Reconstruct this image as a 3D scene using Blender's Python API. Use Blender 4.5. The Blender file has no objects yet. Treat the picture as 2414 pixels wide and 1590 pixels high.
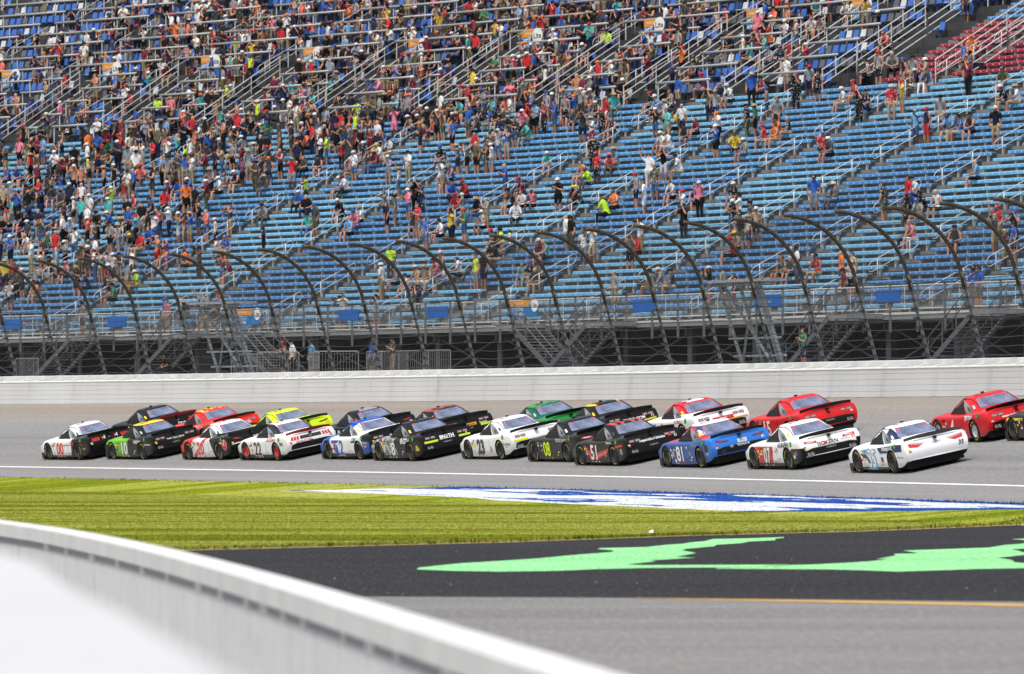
import bpy, bmesh, math, random
import numpy as np
from mathutils import Vector, Matrix
from mathutils.bvhtree import BVHTree
from mathutils.geometry import tessellate_polygon

random.seed(7); RNG = np.random.default_rng(11)
scene = bpy.context.scene
COL = scene.collection
rad = math.radians

# ------------------------------------------------------------------ camera, world, sun, exposure
CAMH = 2.4                                   # eye height above the infield
cam_data = bpy.data.cameras.new('camera'); cam = bpy.data.objects.new('camera', cam_data); COL.objects.link(cam)
cam.location = (0, 0, CAMH); cam.rotation_euler = (rad(90), 0, 0)
cam_data.sensor_width = 36; cam_data.lens = 218.6
cam_data.shift_y = 0.0878
cam_data.clip_start = 0.5; cam_data.clip_end = 3000
cam_data.dof.use_dof = True; cam_data.dof.focus_distance = 215; cam_data.dof.aperture_fstop = 3.2
scene.camera = cam

SUN_EL, SUN_AZ = 64, 211                     # azimuth clockwise from +Y (view direction)
world = bpy.data.worlds.new('World'); scene.world = world; world.use_nodes = True
wn = world.node_tree.nodes; wl = world.node_tree.links
bg = wn['Background']; sky = wn.new('ShaderNodeTexSky'); sky.sky_type = 'NISHITA'
sky.sun_disc = False; sky.sun_elevation = rad(SUN_EL); sky.sun_rotation = rad(SUN_AZ)
sky.dust_density = 4.0; sky.air_density = 1.0; sky.ozone_density = 1.0
hs = wn.new('ShaderNodeHueSaturation'); hs.inputs['Saturation'].default_value = 0.35
wl.new(sky.outputs[0], hs.inputs['Color']); wl.new(hs.outputs[0], bg.inputs[0]); bg.inputs[1].default_value = 0.15
sd = bpy.data.lights.new('sun', 'SUN'); sun = bpy.data.objects.new('sun', sd); COL.objects.link(sun)
sd.energy = 2.4; sd.angle = rad(3.5); sd.color = (1.0, 0.965, 0.91)
_d = Vector((math.sin(rad(SUN_AZ)) * math.cos(rad(SUN_EL)), math.cos(rad(SUN_AZ)) * math.cos(rad(SUN_EL)), math.sin(rad(SUN_EL))))
sun.rotation_euler = _d.to_track_quat('Z', 'Y').to_euler(); sun.location = (60, -40, 90)
scene.view_settings.view_transform = 'Standard'; scene.view_settings.look = 'None'
scene.view_settings.exposure = 0.15; scene.view_settings.gamma = 1.0
scene.render.engine = 'CYCLES'
scene.cycles.transparent_max_bounces = 24

# ------------------------------------------------------------------ the plan of the place: a curved front stretch
# s runs along the outer wall in the racing direction, d is the distance from the wall towards the infield
PHI0, KAP, S_Z0, S_X0 = 0.3597, 0.002464, 206.31, 16.989
EB = 1.0343 + CAMH                           # height of the wall's foot
BANK = 0.20424; TB = math.tan(BANK)
D_LINE, D_GRASS = 12.98, 16.50
def head(s): return PHI0 + KAP * s
def PT(s, d, h):
    a = PHI0 + KAP * s
    x = (math.cos(a) - math.cos(PHI0)) / KAP + S_X0; y = (math.sin(a) - math.sin(PHI0)) / KAP + S_Z0
    return (x - math.cos(a) * d, y - math.sin(a) * d, h)
def track_h(d):
    if d <= D_LINE: return EB - TB * max(d, 0)
    h1 = EB - TB * D_LINE
    if d <= D_GRASS: return h1 - 0.1 * (d - D_LINE)
    h2 = h1 - 0.1 * (D_GRASS - D_LINE)
    t = min(1, (d - D_GRASS) / 4.2); return h2 * (1 - t)
FPX, HORY = 14657.6, 1006.99                 # the lens in photograph pixels, used only to lay the plan out
def on_level(x, y, h=0.0):                   # point of the level h seen at photograph position x, y
    z = (CAMH - h) * FPX / (y - HORY); return ((x - 1207) * z / FPX, z)
def s_seen(x, d):                            # s at which the line d = const passes photograph column x
    lo, hi = -60.0, 210.0
    for _ in range(50):
        m = (lo + hi) / 2; p = PT(m, d, 0)
        if 1207 + FPX * p[0] / p[1] > x: lo = m
        else: hi = m
    return (lo + hi) / 2
def seen(p): return 1207 + FPX * p[0] / p[1], HORY - FPX * (p[2] - CAMH) / p[1]
def sd_of(x, y):                             # plan position -> s, d  (circle of radius 1/KAP)
    R = 1 / KAP; cx = S_X0 - math.cos(PHI0) / KAP; cy = S_Z0 - math.sin(PHI0) / KAP
    a = math.atan2(y - cy, x - cx); r = math.hypot(x - cx, y - cy)
    return (a - PHI0) / KAP, R - r

# ------------------------------------------------------------------ helpers
WORK = bpy.data.scenes.new('work')           # scratch scene for modifiers and lettering, removed at the end
def evaluated_mesh(ob):
    for c in list(ob.users_collection): c.objects.unlink(ob)
    WORK.collection.objects.link(ob); vl = WORK.view_layers[0]; vl.update(); dg = vl.depsgraph
    return bpy.data.meshes.new_from_object(ob.evaluated_get(dg))
def tag(o, label=None, cat=None, group=None, kind=None):
    if label: o['label'] = label
    if cat: o['category'] = cat
    if group: o['group'] = group
    if kind: o['kind'] = kind
    return o
def empty(name, loc=(0, 0, 0), parent=None):
    o = bpy.data.objects.new(name, None); COL.objects.link(o); o.location = loc; o.empty_display_size = 0.2
    if parent: o.parent = parent
    return o
def link(name, me, mats, parent=None, smooth=False, loc=None, rot=None):
    o = bpy.data.objects.new(name, me); COL.objects.link(o)
    if mats is not None:
        for m in (mats if isinstance(mats, (list, tuple)) else [mats]): me.materials.append(m)
    if smooth: me.polygons.foreach_set('use_smooth', [True] * len(me.polygons))
    if parent: o.parent = parent
    if loc: o.location = loc
    if rot: o.rotation_euler = rot
    return o
def inst(name, me, parent, loc, rot):
    o = bpy.data.objects.new(name, me); COL.objects.link(o); o.parent = parent; o.location = loc; o.rotation_euler = rot; return o
class MB:
    def __init__(s): s.v = []; s.f = []; s.m = []; s.uv = None
    def add(s, vs, fs, mi=0):
        o = len(s.v); s.v += [tuple(v) for v in vs]; s.f += [tuple(i + o for i in f) for f in fs]; s.m += [mi] * len(fs)
    def box(s, x0, x1, y0, y1, z0, z1, mi=0):
        s.add([(x0,y0,z0),(x1,y0,z0),(x1,y1,z0),(x0,y1,z0),(x0,y0,z1),(x1,y0,z1),(x1,y1,z1),(x0,y1,z1)],
              [(0,3,2,1),(4,5,6,7),(0,1,5,4),(1,2,6,5),(2,3,7,6),(3,0,4,7)], mi)
    def hexa(s, p, mi=0):                    # 8 corners: bottom ring, top ring
        s.add(p, [(0,3,2,1),(4,5,6,7),(0,1,5,4),(1,2,6,5),(2,3,7,6),(3,0,4,7)], mi)
    def tube(s, pts, r, n=6, mi=0, caps=True, closed=False):
        pts = [Vector(p) for p in pts]; rings = []; N = len(pts); up = Vector((0.31, 0.17, 0.93)).normalized()
        for i, p in enumerate(pts):
            a = pts[(i - 1) % N] if (closed or i > 0) else p; b = pts[(i + 1) % N] if (closed or i < N - 1) else p
            t = (b - a).normalized(); u = t.cross(up)
            if u.length < 1e-3: u = t.cross(Vector((1, 0, 0)))
            u.normalize(); w = t.cross(u); rr = r[i] if isinstance(r, (list, tuple)) else r
            rings.append([p + (u * math.cos(2 * math.pi * k / n) + w * math.sin(2 * math.pi * k / n)) * rr for k in range(n)])
        vs = [q for rg in rings for q in rg]; fs = []
        for i in range(N if closed else N - 1):
            j = (i + 1) % N
            for k in range(n): fs.append((i*n+k, i*n+(k+1) % n, j*n+(k+1) % n, j*n+k))
        if caps and not closed: fs.append(tuple(range(n - 1, -1, -1))); fs.append(tuple((N - 1) * n + k for k in range(n)))
        s.add(vs, fs, mi)
    def bar(s, a, b, w, h, mi=0):            # rectangular bar between two points
        a = Vector(a); b = Vector(b); t = (b - a).normalized(); up = Vector((0, 0, 1))
        if abs(t.z) > 0.95: up = Vector((0, 1, 0))
        u = t.cross(up).normalized() * w / 2; v = u.cross(t).normalized() * h / 2
        s.hexa([a - u - v, a + u - v, b + u - v, b - u - v, a - u + v, a + u + v, b + u + v, b - u + v], mi)
    def mesh(s, name):
        me = bpy.data.meshes.new(name); me.from_pydata(s.v, [], s.f)
        if any(s.m): me.polygons.foreach_set('material_index', s.m)
        if s.uv is not None:
            lay = me.uv_layers.new(name='UVMap'); 
            for lp in me.loops: lay.data[lp.index].uv = s.uv[lp.vertex_index]
        me.update(); return me
    def build(s, name, mats, parent=None, smooth=False): return link(name, s.mesh(name), mats, parent, smooth)
def sd_strip(s0, s1, n, prof, name, close=False):   # extrude a (d, h) profile along s, with UV = (s, d)
    mb = MB(); mb.uv = []; k = len(prof)
    for i in range(n + 1):
        s = s0 + (s1 - s0) * i / n
        for d, h in prof: mb.v.append(PT(s, d, h)); mb.uv.append((s, d))
    for i in range(n):
        for j in range(k - 1 if not close else k):
            a = i*k + j; b = i*k + (j+1) % k; mb.f.append((a, b, b + k, a + k)); mb.m.append(0)
    if close: mb.f += [tuple(range(k)), tuple(n*k + j for j in range(k-1, -1, -1))]; mb.m += [0, 0]
    return mb

# ------------------------------------------------------------------ materials
def srgb(r, g, b):
    f = lambda c: (c / 255 / 12.92) if c / 255 <= 0.04045 else ((c / 255 + 0.055) / 1.055) ** 2.4
    return (f(r), f(g), f(b), 1)
def new_mat(name):
    m = bpy.data.materials.new(name); m.use_nodes = True; nt = m.node_tree
    return m, nt, nt.nodes['Principled BSDF']
def node(nt, typ, **kw):
    n = nt.nodes.new(typ)
    for k, v in kw.items(): setattr(n, k, v)
    return n
def noise(nt, scale, detail=3, vec=None, rough=0.55):
    n = node(nt, 'ShaderNodeTexNoise'); n.inputs['Scale'].default_value = scale; n.inputs['Detail'].default_value = detail
    n.inputs['Roughness'].default_value = rough
    if vec is not None: nt.links.new(vec, n.inputs['Vector'])
    return n.outputs['Fac']
def mapping(nt, src, scale=(1, 1, 1), rot=(0, 0, 0)):
    n = node(nt, 'ShaderNodeMapping'); n.inputs['Scale'].default_value = scale; n.inputs['Rotation'].default_value = rot
    nt.links.new(src, n.inputs['Vector']); return n.outputs[0]
def ramp(nt, src, stops):
    n = node(nt, 'ShaderNodeValToRGB'); e = n.color_ramp.elements
    while len(e) < len(stops): e.new(0.5)
    for i, (p, c) in enumerate(stops): e[i].position = p; e[i].color = c if len(c) == 4 else (*c, 1)
    nt.links.new(src, n.inputs[0]); return n.outputs[0]
def mixc(nt, fac, a, b, mode='MIX'):
    n = node(nt, 'ShaderNodeMix'); n.data_type = 'RGBA'; n.blend_type = mode
    for sock, v in ((0, fac), (6, a), (7, b)):
        if isinstance(v, bpy.types.NodeSocket): nt.links.new(v, n.inputs[sock])
        elif isinstance(v, (int, float)) and sock == 0: n.inputs[0].default_value = v
        else: n.inputs[sock].default_value = v
    return n.outputs[2]
def mathn(nt, op, a, b=None, c=None):
    n = node(nt, 'ShaderNodeMath', operation=op)
    for i, v in enumerate((a, b, c)):
        if v is None: continue
        if isinstance(v, bpy.types.NodeSocket): nt.links.new(v, n.inputs[i])
        else: n.inputs[i].default_value = v
    return n.outputs[0]
def bump(nt, bsdf, h, strength=0.3, dist=0.02):
    b = node(nt, 'ShaderNodeBump'); b.inputs['Strength'].default_value = strength; b.inputs['Distance'].default_value = dist
    nt.links.new(h, b.inputs['Height']); nt.links.new(b.outputs[0], bsdf.inputs['Normal'])
_mc = {}
def plain(name, col, rough=0.6, metal=0.0, var=0.12, scale=6.0, spec=None):
    if name in _mc: return _mc[name]
    m, nt, b = new_mat(name); tc = node(nt, 'ShaderNodeTexCoord')
    f = noise(nt, scale, 3, tc.outputs['Object'])
    c = tuple(col[:3])
    nt.links.new(ramp(nt, f, [(0.25, tuple(x * (1 - var) for x in c)), (0.75, tuple(min(1, x * (1 + var)) for x in c))]), b.inputs['Base Color'])
    b.inputs['Roughness'].default_value = rough; b.inputs['Metallic'].default_value = metal
    if spec is not None: b.inputs['Specular IOR Level'].default_value = spec
    _mc[name] = m; return m

def mat_track():
    m, nt, b = new_mat('track_asphalt'); uv = node(nt, 'ShaderNodeUVMap'); tc = node(nt, 'ShaderNodeTexCoord')
    sep = node(nt, 'ShaderNodeSeparateXYZ'); nt.links.new(uv.outputs[0], sep.inputs[0])
    big = noise(nt, 0.15, 4, mapping(nt, uv.outputs[0], (0.25, 2.2, 1)))
    streak = noise(nt, 1.0, 4, mapping(nt, uv.outputs[0], (0.06, 6.0, 1)))
    fine = noise(nt, 30, 3, tc.outputs['Object'], 0.7)
    base = ramp(nt, big, [(0.3, srgb(116, 116, 117)), (0.7, srgb(131, 131, 131))])
    base = mixc(nt, 0.30, base, ramp(nt, streak, [(0.3, srgb(98, 98, 100)), (0.7, srgb(146, 145, 144))]))
    base = mixc(nt, 0.25, base, ramp(nt, fine, [(0.35, srgb(92, 92, 94)), (0.65, srgb(180, 178, 176))]))
    wallside = node(nt, 'ShaderNodeMapRange'); nt.links.new(mathn(nt, 'ADD', sep.outputs[1], mathn(nt, 'MULTIPLY', streak, 1.6)), wallside.inputs[0])
    wallside.inputs[1].default_value = 2.2; wallside.inputs[2].default_value = 5.6; wallside.inputs[3].default_value = 0.75; wallside.inputs[4].default_value = 0
    base = mixc(nt, wallside.outputs[0], base, srgb(150, 134, 116))
    groove = ramp(nt, mathn(nt, 'DIVIDE', sep.outputs[1], 20.0), [(0.30, (0,0,0)), (0.42, (1,1,1)), (0.56, (1,1,1)), (0.66, (0,0,0))])
    base = mixc(nt, mathn(nt, 'MULTIPLY', groove, 0.28), base, srgb(96, 96, 98))
    # seams between the paving lanes
    for dd, wd in ((3.55, .018), (7.2, .018), (10.9, .015), (14.9, .02)):
        ln = mathn(nt, 'LESS_THAN', mathn(nt, 'ABSOLUTE', mathn(nt, 'SUBTRACT', sep.outputs[1], dd)), wd)
        br = mathn(nt, 'GREATER_THAN', noise(nt, 0.35, 2, mapping(nt, uv.outputs[0], (0.5, 0, 1))), 0.42)
        base = mixc(nt, mathn(nt, 'MULTIPLY', ln, mathn(nt, 'MULTIPLY', br, 0.7)), base, srgb(58, 58, 60))
    lanes = noise(nt, 1.0, 5, mapping(nt, uv.outputs[0], (0.018, 0.9, 1)), 0.65); base = mixc(nt, 0.38, base, ramp(nt, lanes, [(0.32, srgb(96, 96, 98)), (0.68, srgb(150, 148, 146))]))
    spk = noise(nt, 1.0, 2, mapping(nt, uv.outputs[0], (3.0, 9.0, 1))); base = mixc(nt, 0.12, base, ramp(nt, spk, [(0.4, srgb(70, 70, 72)), (0.6, srgb(180, 178, 176))]))
    nt.links.new(base, b.inputs['Base Color']); b.inputs['Roughness'].default_value = 0.9; b.inputs['Specular IOR Level'].default_value = 0.3
    bump(nt, b, fine, 0.25, 0.01); return m
def mat_asphalt(name, c0, c1, speck, streakc, sx=1.0, gmix=0.5):
    m, nt, b = new_mat(name); tc = node(nt, 'ShaderNodeTexCoord'); o = tc.outputs['Object']
    big = noise(nt, 0.12, 4, mapping(nt, o, (1, 0.6, 1)))
    streak = noise(nt, 0.6, 5, mapping(nt, o, (0.12, 1.6, 1), (0, 0, rad(-6))))
    fine = noise(nt, 14, 4, o, 0.75)
    base = ramp(nt, big, [(0.3, c0), (0.7, c1)])
    base = mixc(nt, 0.35 * sx, base, ramp(nt, streak, [(0.35, streakc), (0.65, c1)]))
    base = mixc(nt, 0.4, base, ramp(nt, fine, [(0.35, c0), (0.66, speck)]))
    gravel = noise(nt, 1.0, 3, mapping(nt, o, (14.0, 0.9, 1)), 0.7); bands = noise(nt, 1.0, 4, mapping(nt, o, (0.05, 0.22, 1), (0, 0, rad(-3)))); base = mixc(nt, 0.55, base, ramp(nt, bands, [(0.36, streakc), (0.6, c1)]))
    tyre = mathn(nt, 'GREATER_THAN', noise(nt, 1.0, 1, mapping(nt, o, (0.012, 0.75, 1), (0, 0, rad(-4)))), 0.655); base = mixc(nt, mathn(nt, 'MULTIPLY', tyre, 0.45), base, streakc)
    base = mixc(nt, gmix, base, ramp(nt, gravel, [(0.38, streakc), (0.5, c0), (0.64, speck)]))
    nt.links.new(base, b.inputs['Base Color']); b.inputs['Roughness'].default_value = 0.92; b.inputs['Specular IOR Level'].default_value = 0.22
    bump(nt, b, fine, 0.3, 0.01); return m
def mat_grass(name, blades):
    m, nt, b = new_mat(name); uv = node(nt, 'ShaderNodeUVMap'); tc = node(nt, 'ShaderNodeTexCoord'); o = tc.outputs['Object']
    sep = node(nt, 'ShaderNodeSeparateXYZ'); nt.links.new(uv.outputs[0], sep.inputs[0]); S, D = sep.outputs[0], sep.outputs[1]
    mow = noise(nt, 1.0, 5, mapping(nt, o, (0.010, 0.13, 0), (0, 0, rad(-3))), 0.72)
    patch = noise(nt, 1.0, 4, mapping(nt, o, (0.25, 0.8, 0)), 0.7)
    c = ramp(nt, mow, [(0.40, srgb(104, 120, 10)), (0.455, srgb(130, 142, 18)), (0.50, srgb(160, 166, 66)), (0.56, srgb(178, 178, 94)), (0.61, srgb(142, 151, 30)), (0.68, srgb(160, 165, 62))])
    c = mixc(nt, 0.22, c, ramp(nt, patch, [(0.3, srgb(92, 106, 12)), (0.7, srgb(150, 150, 66))]))
    if blades:
        at = node(nt, 'ShaderNodeAttribute'); at.attribute_name = 'tone'; at.attribute_type = 'GEOMETRY'
        c = mixc(nt, 0.16, c, mixc(nt, at.outputs['Fac'], srgb(74, 92, 6), srgb(176, 176, 92)))
        dry = node(nt, 'ShaderNodeAttribute'); dry.attribute_name = 'dry'; dry.attribute_type = 'GEOMETRY'
        c = mixc(nt, dry.outputs['Fac'], c, srgb(178, 158, 96))
    # the painted emblem beside the apron: white field with blue patches, ragged along the track
    rag = mathn(nt, 'MULTIPLY', mathn(nt, 'SUBTRACT', noise(nt, 1.0, 4, mapping(nt, uv.outputs[0], (0.25, 3.0, 1))), 0.5), 2.4)
    def rng(x, a, bb, lo, hi):
        n = node(nt, 'ShaderNodeMapRange'); nt.links.new(x, n.inputs[0])
        for i, v in enumerate((a, bb, lo, hi)): n.inputs[i + 1].default_value = v
        return n.outputs[0]
    lim = ramp(nt, rng(S, -60, 20, 0, 1), PAINT_STOPS)      # width of the painted band along the track, as d / 12
    lim = mathn(nt, 'ADD', mathn(nt, 'MULTIPLY', lim, 12.8), D_GRASS)
    edge = mathn(nt, 'ADD', D, mathn(nt, 'MULTIPLY', rag, 0.22))
    inside = mathn(nt, 'MULTIPLY', mathn(nt, 'LESS_THAN', edge, lim), mathn(nt, 'GREATER_THAN', D, rng(S, 8.0, 20.0, D_GRASS - 0.3, D_GRASS + 2.4)))
    inside = mathn(nt, 'MULTIPLY', inside, mathn(nt, 'LESS_THAN', S, 20.3))
    bn = noise(nt, 1.0, 4, mapping(nt, uv.outputs[0], (0.07, 1.5, 1)))
    rel = mathn(nt, 'DIVIDE', mathn(nt, 'SUBTRACT', D, D_GRASS), mathn(nt, 'SUBTRACT', lim, D_GRASS))
    topb = rng(rel, 0.0, 0.5, 0.14, -0.04)
    rightb = mathn(nt, 'MULTIPLY', rng(S, -36, -28, 0.34, 0.0), rng(rel, 0.62, 0.74, 0, 1))
    blue = mathn(nt, 'GREATER_THAN', mathn(nt, 'ADD', mathn(nt, 'ADD', bn, topb), rightb), 0.53)
    paint = mixc(nt, blue, srgb(214, 218, 222), srgb(22, 74, 160))
    c = mixc(nt, mathn(nt, 'MULTIPLY', inside, 0.96), c, paint)
    nt.links.new(c, b.inputs['Base Color']); b.inputs['Roughness'].default_value = 0.85; b.inputs['Specular IOR Level'].default_value = 0.04
    if blades:                                # blades catch the light like a lawn, mostly from above
        ge = node(nt, 'ShaderNodeNewGeometry'); vm = node(nt, 'ShaderNodeVectorMath', operation='MULTIPLY_ADD'); nt.links.new(ge.outputs['Normal'], vm.inputs[0]); vm.inputs[1].default_value = (.09, .09, .09); vm.inputs[2].default_value = (0, 0, .93)
        nm = node(nt, 'ShaderNodeVectorMath', operation='NORMALIZE'); nt.links.new(vm.outputs[0], nm.inputs[0]); nt.links.new(nm.outputs[0], b.inputs['Normal'])
        tl = node(nt, 'ShaderNodeBsdfTranslucent'); nt.links.new(c, tl.inputs['Color']); ms = node(nt, 'ShaderNodeMixShader'); ms.inputs[0].default_value = 0.22
        nt.links.new(b.outputs[0], ms.inputs[1]); nt.links.new(tl.outputs[0], ms.inputs[2]); nt.links.new(ms.outputs[0], nt.nodes['Material Output'].inputs['Surface'])
    if not blades: bump(nt, b, noise(nt, 12, 4, mapping(nt, o, (1, 0.6, 1))), 0.6, 0.05)
    return m
def mat_white_wall(name, col, grime, horiz=True):
    m, nt, b = new_mat(name); tc = node(nt, 'ShaderNodeTexCoord'); uv = node(nt, 'ShaderNodeUVMap')
    v = uv.outputs[0] if horiz else tc.outputs['Object']
    n1 = noise(nt, 1.0, 4, mapping(nt, v, (0.22, 5, 1))); n2 = noise(nt, 3.0, 4, mapping(nt, v, (1.4, 0.7, 1)))
    c = ramp(nt, n1, [(0.3, tuple(x * 0.86 for x in col[:3])), (0.65, col[:3])])
    c = mixc(nt, mathn(nt, 'MULTIPLY', ramp(nt, n2, [(0.55, (0,0,0)), (0.8, (1,1,1))]), 0.35), c, grime)
    nt.links.new(c, b.inputs['Base Color']); b.inputs['Roughness'].default_value = 0.55; return m
def mat_mesh(name, cell, wire, col):
    m, nt, b = new_mat(name); uv = node(nt, 'ShaderNodeUVMap'); sep = node(nt, 'ShaderNodeSeparateXYZ'); nt.links.new(uv.outputs[0], sep.inputs[0])
    X, Y = sep.outputs[0], sep.outputs[1]; masks = []
    for sgn in ('ADD', 'SUBTRACT'):
        t = mathn(nt, 'DIVIDE', mathn(nt, sgn, X, Y), cell); fr = mathn(nt, 'FRACT', mathn(nt, 'ADD', t, 1000.0))
        masks.append(mathn(nt, 'LESS_THAN', mathn(nt, 'ABSOLUTE', mathn(nt, 'SUBTRACT', fr, 0.5)), wire))
    al = mathn(nt, 'MAXIMUM', masks[0], masks[1])
    b.inputs['Base Color'].default_value = col; b.inputs['Metallic'].default_value = 0.3; b.inputs['Roughness'].default_value = 0.5
    nt.links.new(al, b.inputs['Alpha']); return m
def mat_rust(name, a, bcol, metal=0.2):
    m, nt, b = new_mat(name); tc = node(nt, 'ShaderNodeTexCoord'); n = noise(nt, 9, 4, tc.outputs['Object'], 0.7)
    nt.links.new(ramp(nt, n, [(0.35, a), (0.65, bcol)]), b.inputs['Base Color']); b.inputs['Roughness'].default_value = 0.6; b.inputs['Metallic'].default_value = metal
    return m
# painted band: width (d/12) against s from -60 to 20
PAINT_STOPS = [(p, (v, v, v)) for p, v in ((0.0, .06), (0.2, .10), (0.3, .22), (0.39, .30), (0.54, .29), (0.70, .265), (0.77, .217), (0.91, .195), (1.0, .2))]

# ================================================================== THE SETTING
M_TRACK = mat_track()
M_GROUND = mat_grass('infield_grass', False)
M_BLADE = mat_grass('grass_blades', True)
M_DARK = mat_asphalt('pit_road_dark_asphalt', srgb(30, 30, 33), srgb(50, 50, 53), srgb(68, 68, 72), srgb(22, 22, 25))
M_PALE = mat_asphalt('pale_asphalt', srgb(116, 115, 115), srgb(131, 130, 129), srgb(158, 154, 151), srgb(100, 100, 100), 1.0, 0.26)
M_CONC = plain('concrete', srgb(104, 103, 101), 0.85, var=0.15, scale=1.5)
M_WHITE = plain('white_paint', srgb(228, 228, 226), 0.5, var=0.05)
M_LINE = plain('line_paint', srgb(226, 226, 224), 0.7, var=0.10, scale=3)
M_YEL = plain('yellow_line_paint', srgb(206, 160, 74), 0.7, var=0.2, scale=3)
M_MINT = mat_asphalt('mint_paint', srgb(136, 212, 142), srgb(146, 220, 150), srgb(174, 234, 176), srgb(98, 168, 108), 0.6, 0.45)
M_DIRT = plain('dry_grass_edge', srgb(176, 152, 104), 0.9, var=0.25, scale=5)
M_SAFER = mat_white_wall('barrier_white', srgb(212, 213, 215), srgb(172, 171, 169))
M_WALL = mat_white_wall('wall_concrete_white', srgb(234, 234, 234), srgb(190, 188, 184))

base = MB(); base.box(-900, 900, -300, 1500, -4.0, -3.0)
tag(base.build('ground', M_DIRT), kind='structure')
tr = sd_strip(-90, 190, 140, [(d, track_h(d)) for d in (-0.02, 3, 6, 9, 12, D_LINE, 14, 15.2, D_GRASS)], 'track')
tag(tr.build('track', M_TRACK), kind='structure')
inf = sd_strip(-150, 190, 120, [(d, track_h(d) + (0.0 if d > D_GRASS else 0.0)) for d in (D_GRASS, 18, 19.5, 20.7, 25.5, 32, 45, 60, 80, 100, 125, 150, 200)], 'infield')
tag(inf.build('infield', M_GROUND), kind='structure')
bh = sd_strip(-90, 190, 100, [(-1.13, EB + 1.10), (-8, EB + 1.15), (-20, EB + 1.2), (-90, EB + 1.2)], 'concourse')
tag(bh.build('concourse', M_CONC), kind='structure')
ln = sd_strip(-90, 190, 140, [(D_LINE - 0.10, track_h(D_LINE - 0.10) + 0.006), (D_LINE + 0.10, track_h(D_LINE) + 0.006 - 0.010)], 'line')
tag(ln.build('track_line', M_LINE), kind='structure')

def flat_poly(name, pts, h, mat, kind='structure'):
    v = [Vector((x, y, h)) for x, y in pts]; tris = tessellate_polygon([v]); mb = MB(); mb.v = [tuple(p) for p in v]
    for t in tris:
        a, b_, c = (v[i] for i in t); n = (b_ - a).cross(c - a); mb.f.append(tuple(t) if n.z > 0 else tuple(reversed(t))); mb.m.append(0)
    o = mb.build(name, mat); tag(o, kind=kind); return o
# pit exit: the lawn's lower edge, the black strip and the pale strip
EDGE = [on_level(x, y) for x, y in ((436, 1300), (710, 1293), (1217, 1280), (1623, 1265), (2029, 1255), (2414, 1239))]
def ext(a, b_, t): return (a[0] + (b_[0] - a[0]) * t, a[1] + (b_[1] - a[1]) * t)
EDGE = [ext(EDGE[1], EDGE[0], 9), ext(EDGE[1], EDGE[0], 2.5)] + EDGE + [ext(EDGE[-2], EDGE[-1], 2.5), ext(EDGE[-2], EDGE[-1], 8)]
LOW = [on_level(x, y) for x, y in ((-900, 1409), (870, 1409), (1457, 1412), (2414, 1421), (4500, 1436))]
dark_poly = EDGE + [(60, 150), (60, LOW[-1][1])] + LOW[::-1] + [(-30, LOW[0][1]), (-30, EDGE[0][1])]
flat_poly('pit_road', dark_poly, 0.012, M_DARK)
flat_poly('pit_lane', LOW + [(60, 60), (60, 2), (-40, 2), (-40, LOW[0][1])], 0.012, M_PALE)
band = EDGE[1:-1]; up = [(x - 0.05, y + 0.45) for x, y in band]; dn = [(x + 0.02, y - 0.28) for x, y in band]
flat_poly('dry_verge', dn + up[::-1], 0.019, M_DIRT)
yl = [on_level(x, y) for x, y in ((1500, 1413), (1780, 1416.5), (2000, 1419.5), (2414, 1428), (3300, 1450))]; yb = [on_level(x, y) for x, y in ((3300, 1456), (2414, 1433), (2000, 1424), (1780, 1419.5), (1500, 1413.8))]
flat_poly('pit_line', yl + yb, 0.018, M_YEL)
def z5(pts): return [on_level(1000 + x / 1.683, 1100 + y / 1.683, 0.012) for x, y in pts]
flat_poly('painted_mark', z5([(-22,403),(60,394),(150,385),(300,376),(450,366),(600,352),(752,340),(745,334),(685,329),(700,325),(880,321),(960,312),(1025,308),(1060,302),(1110,298),(1145,289),(1290,286),(1430,281),(1425,285),(1390,288),(1395,294),(1290,299),(1255,306),(1160,312),(1150,318),(1040,328),(1022,334),(1080,345),(1000,360),(1075,364),(900,374),(920,378),(800,390),(860,393),(1445,391),(1440,395),(1310,400),(1180,402),(900,404),(680,409),(520,416),(300,419),(120,416),(-30,410)]), 0.018, M_MINT)
flat_poly('painted_mark', z5([(1155,404),(1290,401),(1400,394),(1560,390),(1700,382),(1790,376),(1765,379),(1840,368),(1795,368),(1870,355),(1862,348),(1965,346),(1900,335),(2050,330),(2240,323),(2310,312),(2370,308),(2420,296),(2330,290),(2500,280),(2700,272),(2750,300),(2560,318),(2330,330),(2380,342),(2420,348),(2275,364),(2330,372),(2345,382),(2480,392),(2900,396),(2800,404),(2380,405),(2200,408),(2030,414),(1870,419),(1760,414),(1600,410),(1330,408),(1160,407)]), 0.018, M_MINT)
pb = MB(); rp_ = random.Random(3)
for i in range(26):
    x, y = on_level(rp_.uniform(500, 2414), rp_.uniform(1300, 1405)); r = rp_.uniform(.008, .02); pb.add([(x + r, y, .012), (x - r * .6, y + r, .012), (x - r * .7, y - r, .012), (x, y, .012 + r * 1.1)], [(0, 1, 3), (1, 2, 3), (2, 0, 3)])
tag(pb.build('gravel', plain('loose_stone', srgb(150, 148, 144), .9, var=.5, scale=.3)), 'loose stones scattered over the black pit road', 'gravel', kind='stuff')
_lx, _ly = on_level(1535, 1258)
lit = MB(); lit.add([(-.06,-.04,0),(.05,-.05,0),(.07,.04,.0),(-.04,.05,0),(-.02,-.02,.05),(.05,.0,.07),(.01,.03,.03)], [(0,1,4),(1,5,4),(1,2,5),(2,6,5),(2,3,6),(3,4,6),(3,0,4),(4,5,6),(3,2,1,0)])
o = lit.build('paper_scrap', M_WHITE); o.location = (_lx, _ly, 0.02); tag(o, 'crumpled white paper scrap lying at the edge of the lawn', 'litter')

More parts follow.
